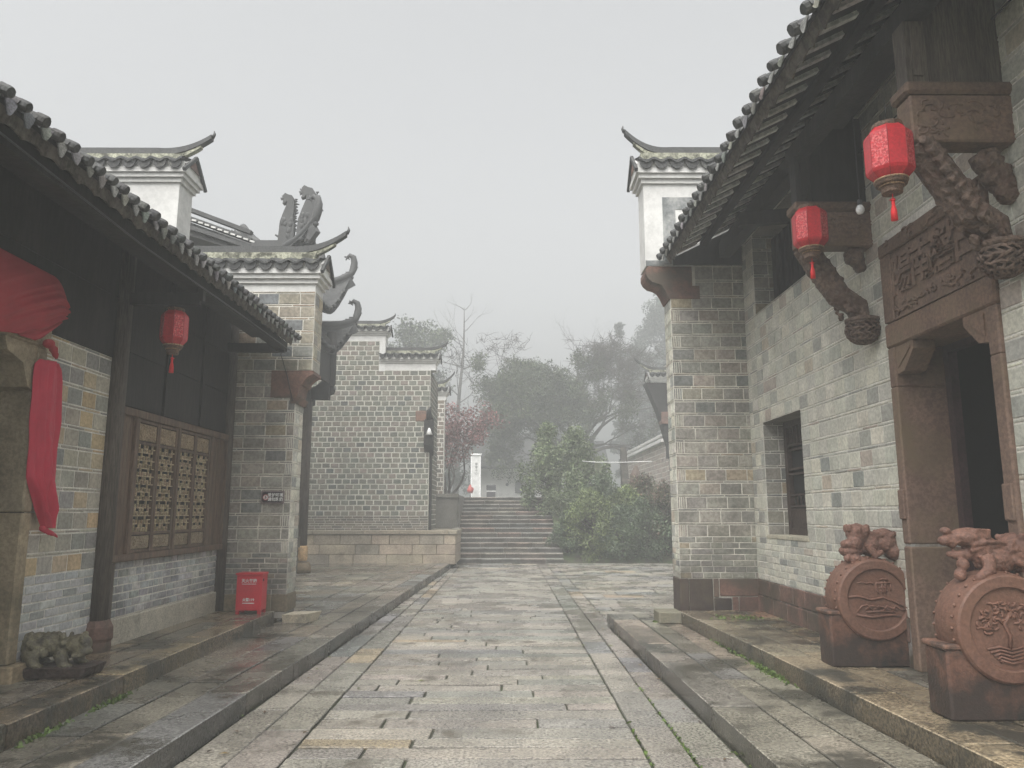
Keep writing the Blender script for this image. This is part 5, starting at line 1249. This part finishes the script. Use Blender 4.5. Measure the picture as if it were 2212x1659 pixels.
mb = MB(); mb.tube([(2.6, 27.0, 3.34), (3.1, 26.98, 3.30), (3.95, 26.58, 3.27), (4.9, 26.2, 3.28)], .014, 6); tag(mb.build('white_cable', [M['white_paint']]), 'thin white cable strung across the two dark stone posts', 'cable')
mb = MB(); mb.tube([(0, 0, 0), (.02, 0, .9), (0, 0, 1.5), (.03, 0, 1.85)], [.34, .30, .2, .05], 9, (.7, .8, .9)); o = tag(mb.build('standing_rock', [M['red_stone']]), 'tapering reddish standing rock between the dark stone post and the right pier', 'rock'); o.location = (4.62, 28.0, 1.4)

# ================================================================== TREES AND BUSHES
def leafmesh(centers, radii, n, size, pal, flat=.5, seed=1, aspect=2.0):
    r = np.random.default_rng(seed); C = np.array(centers); K = len(C); Rr = np.array(radii)
    idx = r.integers(0, K, n); d = r.normal(size=(n, 3)); d /= np.linalg.norm(d, axis=1)[:, None]; rad = r.random(n) ** .5
    p = C[idx] + d * (rad[:, None] * Rr[idx][:, None] if Rr.ndim == 1 else rad[:, None] * Rr[idx])
    a = r.normal(size=(n, 3)); a[:, 2] -= .3; a /= np.linalg.norm(a, axis=1)[:, None]; b = np.cross(a, r.normal(size=(n, 3))); b /= np.linalg.norm(b, axis=1)[:, None]
    s = size * r.uniform(.6, 1.4, n)[:, None]
    v = np.stack([p - b * s / aspect / 2, p + a * s * .5 - b * s / aspect * .1, p + b * s / aspect / 2 + a * s * .0, p - a * s * .5 + b * s / aspect * .1], 1)
    mb = MB(); mb.v = [tuple(x) for x in v.reshape(-1, 3)]; mb.f = [(4 * i, 4 * i + 1, 4 * i + 2, 4 * i + 3) for i in range(n)]
    pa = np.array(pal); kc = r.uniform(.75, 1.25, K); ci = r.integers(0, len(pa), n)
    col = pa[ci] * (kc[idx] * r.uniform(.75, 1.25, n))[:, None]
    mb.c = [tuple(x) for x in col]; mb.m = [0] * n; mb.s = [False] * n
    return mb
def branches(mb, base, dirv, length, rad, depth, rr, tips, spread=.6, up=.15, taper=.7, kids=(2, 3), nseg=4, wob=.18, skip=None):
    p = Vector(base); d = Vector(dirv).normalized(); pts = [p.copy()]; rads = [rad]
    for i in range(nseg):
        d = (d + Vector((rr.gauss(0, wob), rr.gauss(0, wob), rr.gauss(0, wob) + up * .3))).normalized(); p = p + d * length / nseg; pts.append(p.copy()); rads.append(rad * (1 - (1 - taper) * (i + 1) / nseg))
    mb.tube(pts, rads, 7 if rad > .05 else (4 if rad > .015 else 3), caps=depth > 2)
    if depth == 0: tips.append(p); return
    if depth <= 2: tips.append(pts[2])
    for k in range(rr.randint(*kids)):
        ax = Vector((rr.gauss(0, 1), rr.gauss(0, 1), rr.gauss(0, 1))).normalized(); nd = (Matrix.Rotation(rr.uniform(.5, 1.1) * spread * rr.choice((1, -1)), 3, ax) @ d); nd.z += up; 
        st = pts[-1] if k < 2 else pts[rr.randint(1, nseg)]
        branches(mb, st, nd, length * rr.uniform(.62, .85), rads[-1] * rr.uniform(.6, .8), depth - 1, rr, tips, spread, up, taper, kids, max(2, nseg - 1), wob, skip)
GR = [(.042, .060, .026), (.055, .078, .030), (.034, .048, .022), (.075, .095, .038)]
# main spreading tree
t = thing('spreading_tree', 'wide low-branching tree, left half leafy and right half bare, behind the stairs', 'tree', (0, 0, 0))
rr = random.Random(5); tm = MB(); tips = []
base = Vector((4.1, 48, 2.0)); tm.tube([base, base + Vector((-.15, 0, 1.6)), base + Vector((.0, 0, 3.2)), base + Vector((.05, 0, 4.3))], [.48, .38, .34, .34], 10)
f0 = base + Vector((0, 0, 3.9))
for (dx, dy, dz, L_, r_, dep) in ((-1.2, .1, .55, 2.25, .17, 6), (-.7, -.4, 1.0, 2.5, .16, 6), (-.15, .3, 1.1, 2.9, .16, 6), (.4, -.2, 1.1, 2.4, .15, 6), (.9, .1, .9, 2.4, .16, 6), (1.3, .2, .5, 2.7, .17, 6), (1.4, -.5, .25, 2.6, .13, 5), (-1.35, -.5, .18, 2.2, .13, 5), (-.9, .6, .2, 2.0, .11, 5), (.9, .8, .5, 2.4, .11, 5)):
    branches(tm, f0 - Vector((0, 0, rr.uniform(0, 1.0))), (dx, dy, dz), L_, r_, dep, rr, tips, .60, .07, .66, (2, 3), 4, .2)
for p in tips:      # fine twigs
    if p.z < 12.4 and (p.x > 2.2 or rr.random() < .35):
        for k in range(3):
            d_ = Vector((rr.gauss(0, 1), rr.gauss(0, .8), rr.gauss(.55, .7))).normalized() * rr.uniform(.35, .85); m_ = p + d_ * .5 + Vector((rr.gauss(0, .04), 0, rr.gauss(0, .04)))
            tm.tube([p, m_, p + d_], [.016, .012, .006], 3, caps=False)
tm.build('trunk', [M['bark']], t, fixn=False)
lt = [p for p in tips if -2.0 < p.x < 4.7 - rr.uniform(-1.4, 1.8) and p.z < 11.3]; lt2 = [p for p in tips if p.x >= 4.3 and p.z < 8.2 and rr.random() < .35]
cs_ = [tuple(p) for p in lt + lt2]; rs_ = [.42] * len(cs_); ext_ = []
for k in range(170):
    d_ = Vector((rr.gauss(0, 1), rr.gauss(0, 1), rr.gauss(0, 1))).normalized() * rr.uniform(.45, 1) ; c_ = (1.35 + d_.x * 3.3, 48 + d_.y * 2.6, 8.7 + d_.z * 2.3)
    if c_[2] > 6.0: ext_.append(c_)
for k in range(34): ext_.append((4.6 + rr.gauss(0, 1.1), 48 + rr.gauss(0, 1), 8.0 + rr.gauss(0, .8)))
n0 = leafmesh(cs_, rs_, 34000, .15, GR, seed=3); lm = leafmesh(ext_, [.62] * len(ext_), 42000, .15, GR, seed=33)
k0 = len(lm.v); lm.v += n0.v; lm.f += [tuple(q + k0 for q in f) for f in n0.f]; lm.c += n0.c; lm.m += n0.m; lm.s += n0.s; lm.build('crown', [M['leaf']], t, fixn=False)
# bare slender tree
t = thing('bare_tree', 'tall thin leafless tree with a pale trunk above the far wall', 'tree', (0, 0, 0))
rr = random.Random(9); tm = MB(); tips = []
tr = [Vector((-4.3 + .07 * i + .09 * math.sin(i), 62, 2.2 + i * 1.62)) for i in range(11)]
tm.tube(tr, [.28 - .025 * i for i in range(11)], 8)
for i in range(2, 11):
    for k in range(4 if i < 8 else 3):
        a = rr.uniform(0, 6.28); sz_ = 2.8 if i < 6 else 2.8 - .42 * (i - 5)
        branches(tm, tr[i].lerp(tr[i - 1], rr.random()), (math.cos(a), .5 * math.sin(a), .55), sz_, .075 - .004 * i, 3, rr, tips, .5, .12, .6, (2, 3), 4, .13)
tm.build('trunk', [M['bark_pale']], t, fixn=False)
# tree behind the wall
t = thing('leafy_tree', 'faint leafy tree rising behind the stepped white wall top', 'tree', (0, 0, 0))
rr = random.Random(4); tm = MB(); tips = []
tm.tube([(-8.1, 54, 2.1), (-8.0, 54, 7), (-7.9, 54, 9.5)], [.35, .3, .2], 8)
for k in range(11):
    a = k * .7; branches(tm, (-7.9 + .2 * (k % 3), 54, 7.3 + .34 * k), (math.cos(a) * 1.0, math.sin(a) * .6, .8), 1.9, .10, 3, rr, tips, .6, .15)
tm.build('trunk', [M['bark']], t, fixn=False)
leafmesh([tuple(p) for p in tips], [.62] * len(tips), 13000, .20, GR, seed=5).build('crown', [M['leaf']], t, fixn=False)
# red maple
t = thing('maple_tree', 'small maple with dull red leaves beside the far brick wall', 'tree', (0, 0, 0))
rr = random.Random(8); tm = MB(); tips = []
for k in range(7):
    branches(tm, (-2.6 + .03 * k, 31.5, 2.0), (rr.gauss(0, .45), rr.gauss(0, .4), 1.1), 1.5, .06, 3, rr, tips, .6, .12)
tm.build('trunk', [M['bark']], t, fixn=False)
leafmesh([tuple(p) for p in tips if p.z > 3.0], [.36] * len([p for p in tips if p.z > 3.0]), 9000, .11, [(.17, .065, .065), (.13, .055, .052), (.20, .085, .08), (.11, .07, .06)], seed=6).build('crown', [M['leaf']], t, fixn=False)
# dark evergreen mass and tall misty trees
def simple_tree(name, lab, cat, x, y, z0, h, w, n, size, pal, seed, droop=0, group=None, base=.15):
    t = thing(name, lab, cat, (0, 0, 0), group); r = random.Random(seed); tm = MB(); tips = []
    tm.tube([(x, y, z0), (x + .1, y, z0 + h * .5), (x, y, z0 + h * .9)], [w * .06, w * .045, w * .02], 7)
    cs = []; rs = []
    for k in range(int(60)):
        a = r.random() ** .8; ang = r.uniform(0, 6.28); q = w * .5 * math.sin(math.pi * min(1, (a * .85 + .12))) * r.uniform(.3, 1)
        c = (x + q * math.cos(ang), y + q * math.sin(ang) * .8, z0 + h * (base + (1 - base) * a)); cs.append(c); rs.append((w * .16, w * .16, w * (.10 + droop)))
        tm.tube([(x, y, max(z0 + h * .1, c[2] - .25 * q - .2)), c], [w * .012, .01], 4)
    tm.build('trunk', [M['bark']], t, fixn=False)
    leafmesh(cs, rs, n, size, pal, seed=seed, aspect=2.4).build('crown', [M['leaf']], t, fixn=False); return t
DK = [(.04, .055, .035), (.05, .07, .04), (.035, .05, .035)]
simple_tree('evergreen_tree', 'dark evergreen tree behind the white sign pillar', 'tree', -.8, 72, 2, 6.4, 8.5, 12000, .32, DK, 21, group='misty evergreens beyond the stairs')
simple_tree('evergreen_tree', 'dark evergreen behind the cottage roof, between the sign pillar and the bamboo', 'tree', 3.8, 78, 2, 7.6, 11, 13000, .34, DK, 22, group='misty evergreens beyond the stairs')
simple_tree('evergreen_tree', 'low evergreen left of the white sign pillar under the red maple', 'tree', -5.0, 52, 2, 4.0, 4.6, 6000, .22, DK, 23, group='misty evergreens beyond the stairs')
simple_tree('tall_tree', 'very tall faint tree half hidden by the right brick pier', 'tree', 17.0, 78, 1, 25, 9.5, 24000, .38, DK, 24, group='tall misty trees at the right')
simple_tree('tall_tree', 'pale feathery tree top leaning left of the tallest misty tree', 'tree', 13.2, 76, 1, 17.5, 6.0, 11000, .36, DK, 25, group='tall misty trees at the right')
t = simple_tree('tall_tree', 'drooping branch top of the misty tree farthest left beside the bare twigs', 'tree', 11.0, 74, 1, 19.0, 2.6, 2600, .36, DK, 26, group='tall misty trees at the right')
# weeping bamboo and bushes
BM = [(.11, .15, .07), (.13, .17, .075), (.09, .125, .06), (.15, .18, .095)]
simple_tree('bamboo', 'tall weeping bamboo clump at the right edge of the stairs', 'bamboo', 1.45, 28.5, .6, 3.95, 2.0, 13000, .11, BM, 31, droop=.12)
simple_tree('bamboo', 'second bamboo clump behind the orange marker, under the spreading tree', 'bamboo', 2.55, 28.5, .8, 3.6, 2.2, 11000, .11, BM, 32, droop=.1)
B2 = [(.07, .10, .052), (.085, .12, .058), (.058, .085, .048)]; B3 = [(.13, .17, .06), (.16, .20, .07), (.10, .135, .055)]; B4 = [(.13, .08, .06), (.10, .09, .05), (.07, .085, .045)]
for i, (x, y, h, w, pal, lab, sz) in enumerate((
    (1.95, 25.4, 1.3, 1.3, B2, 'low dark green bush at the foot of the stairs', .08), (2.7, 25.3, 2.1, 1.9, B3, 'light yellow green bush right of the orange marker', .09),
    (3.6, 25.2, 1.6, 1.8, B2, 'dark bush in the middle of the bank below the stone posts', .08), (4.4, 25.2, 1.9, 1.9, B2, 'dark green bush below the taller stone post', .08),
    (5.1, 25.3, 2.3, 1.8, B4, 'reddish brown tinged bush beside the right pier', .08), (3.2, 26.4, 2.1, 2.2, B2, 'bush higher up the bank behind the light green one', .09),
    (4.7, 26.6, 2.0, 2.2, B4, 'twiggy brownish bush in front of the pale stone house', .09), (5.9, 25.0, 2.0, 2.0, B2, 'dark bush almost hidden behind the right pier', .08),
    (2.25, 26.5, 2.2, 1.8, BM, 'feathery green shrub below the bamboo, just behind the orange marker', .09), (3.9, 26.1, 1.9, 1.8, B3, 'paler shrub between the two dark stone posts', .09))):
    simple_tree('bush', lab, 'bush', x, y, bank(x, y) - .15, h, w, 9000, sz, pal, 50 + i, droop=.05, group='bushes on the bank', base=.0)

# fallen leaves
mb = MB(); rr = random.Random(17)
for k in range(70):
    x = rr.choice((rr.uniform(-1.9, 1.4), rr.gauss(1.35, .1), rr.gauss(-1.95, .1))); y = rr.uniform(4.2, 15); a = rr.uniform(0, 6.28); l_ = rr.uniform(.018, .038); u = Vector((math.cos(a), math.sin(a), 0)) * l_; w = Vector((-math.sin(a), math.cos(a), 0)) * l_ * .4; c = Vector((x, y, .008))
    mb.add([c - u, c + w + Vector((0, 0, .006)), c + u, c - w + Vector((0, 0, .004))], [(0, 1, 2, 3)], jit(rr.choice(((.10, .055, .025), (.16, .10, .03), (.05, .03, .02), (.10, .12, .03))), .3))
tag(mb.build('fallen_leaves', [M['leaf']], fixn=False), 'small brown and green leaves fallen on the wet lane', 'leaves', kind='stuff')

# ================================================================== MIST
mb = MB(); mb.box(-70, 70, -14, 190, -1.4, 24)
hz = mb.build('haze', []) if False else None
me = bpy.data.meshes.new('haze'); q = MB(); q.box(-70, 70, -14, 190, -1.4, 24)
me.from_pydata(q.v, [], q.f); hz = bpy.data.objects.new('haze', me); COL.objects.link(hz); hz['kind'] = 'stuff'; hz['label'] = 'thick pale mist filling the lane and hiding the distance'
hm = bpy.data.materials.new('haze'); hm.use_nodes = True; nt = hm.node_tree; nt.nodes.remove(nt.nodes['Principled BSDF'])
pv = nt.nodes.new('ShaderNodeVolumePrincipled'); pv.inputs['Color'].default_value = (.46, .472, .472, 1); pv.inputs['Density'].default_value = 0.0145; pv.inputs['Anisotropy'].default_value = 0.0
nt.links.new(pv.outputs[0], nt.nodes['Material Output'].inputs['Volume']); me.materials.append(hm)
b_ = bmesh.new(); b_.from_mesh(me); bmesh.ops.recalc_face_normals(b_, faces=b_.faces[:]); b_.to_mesh(me); b_.free()
for o in [o for o in bpy.data.objects if o.name.startswith('tmp')]: bpy.data.objects.remove(o)
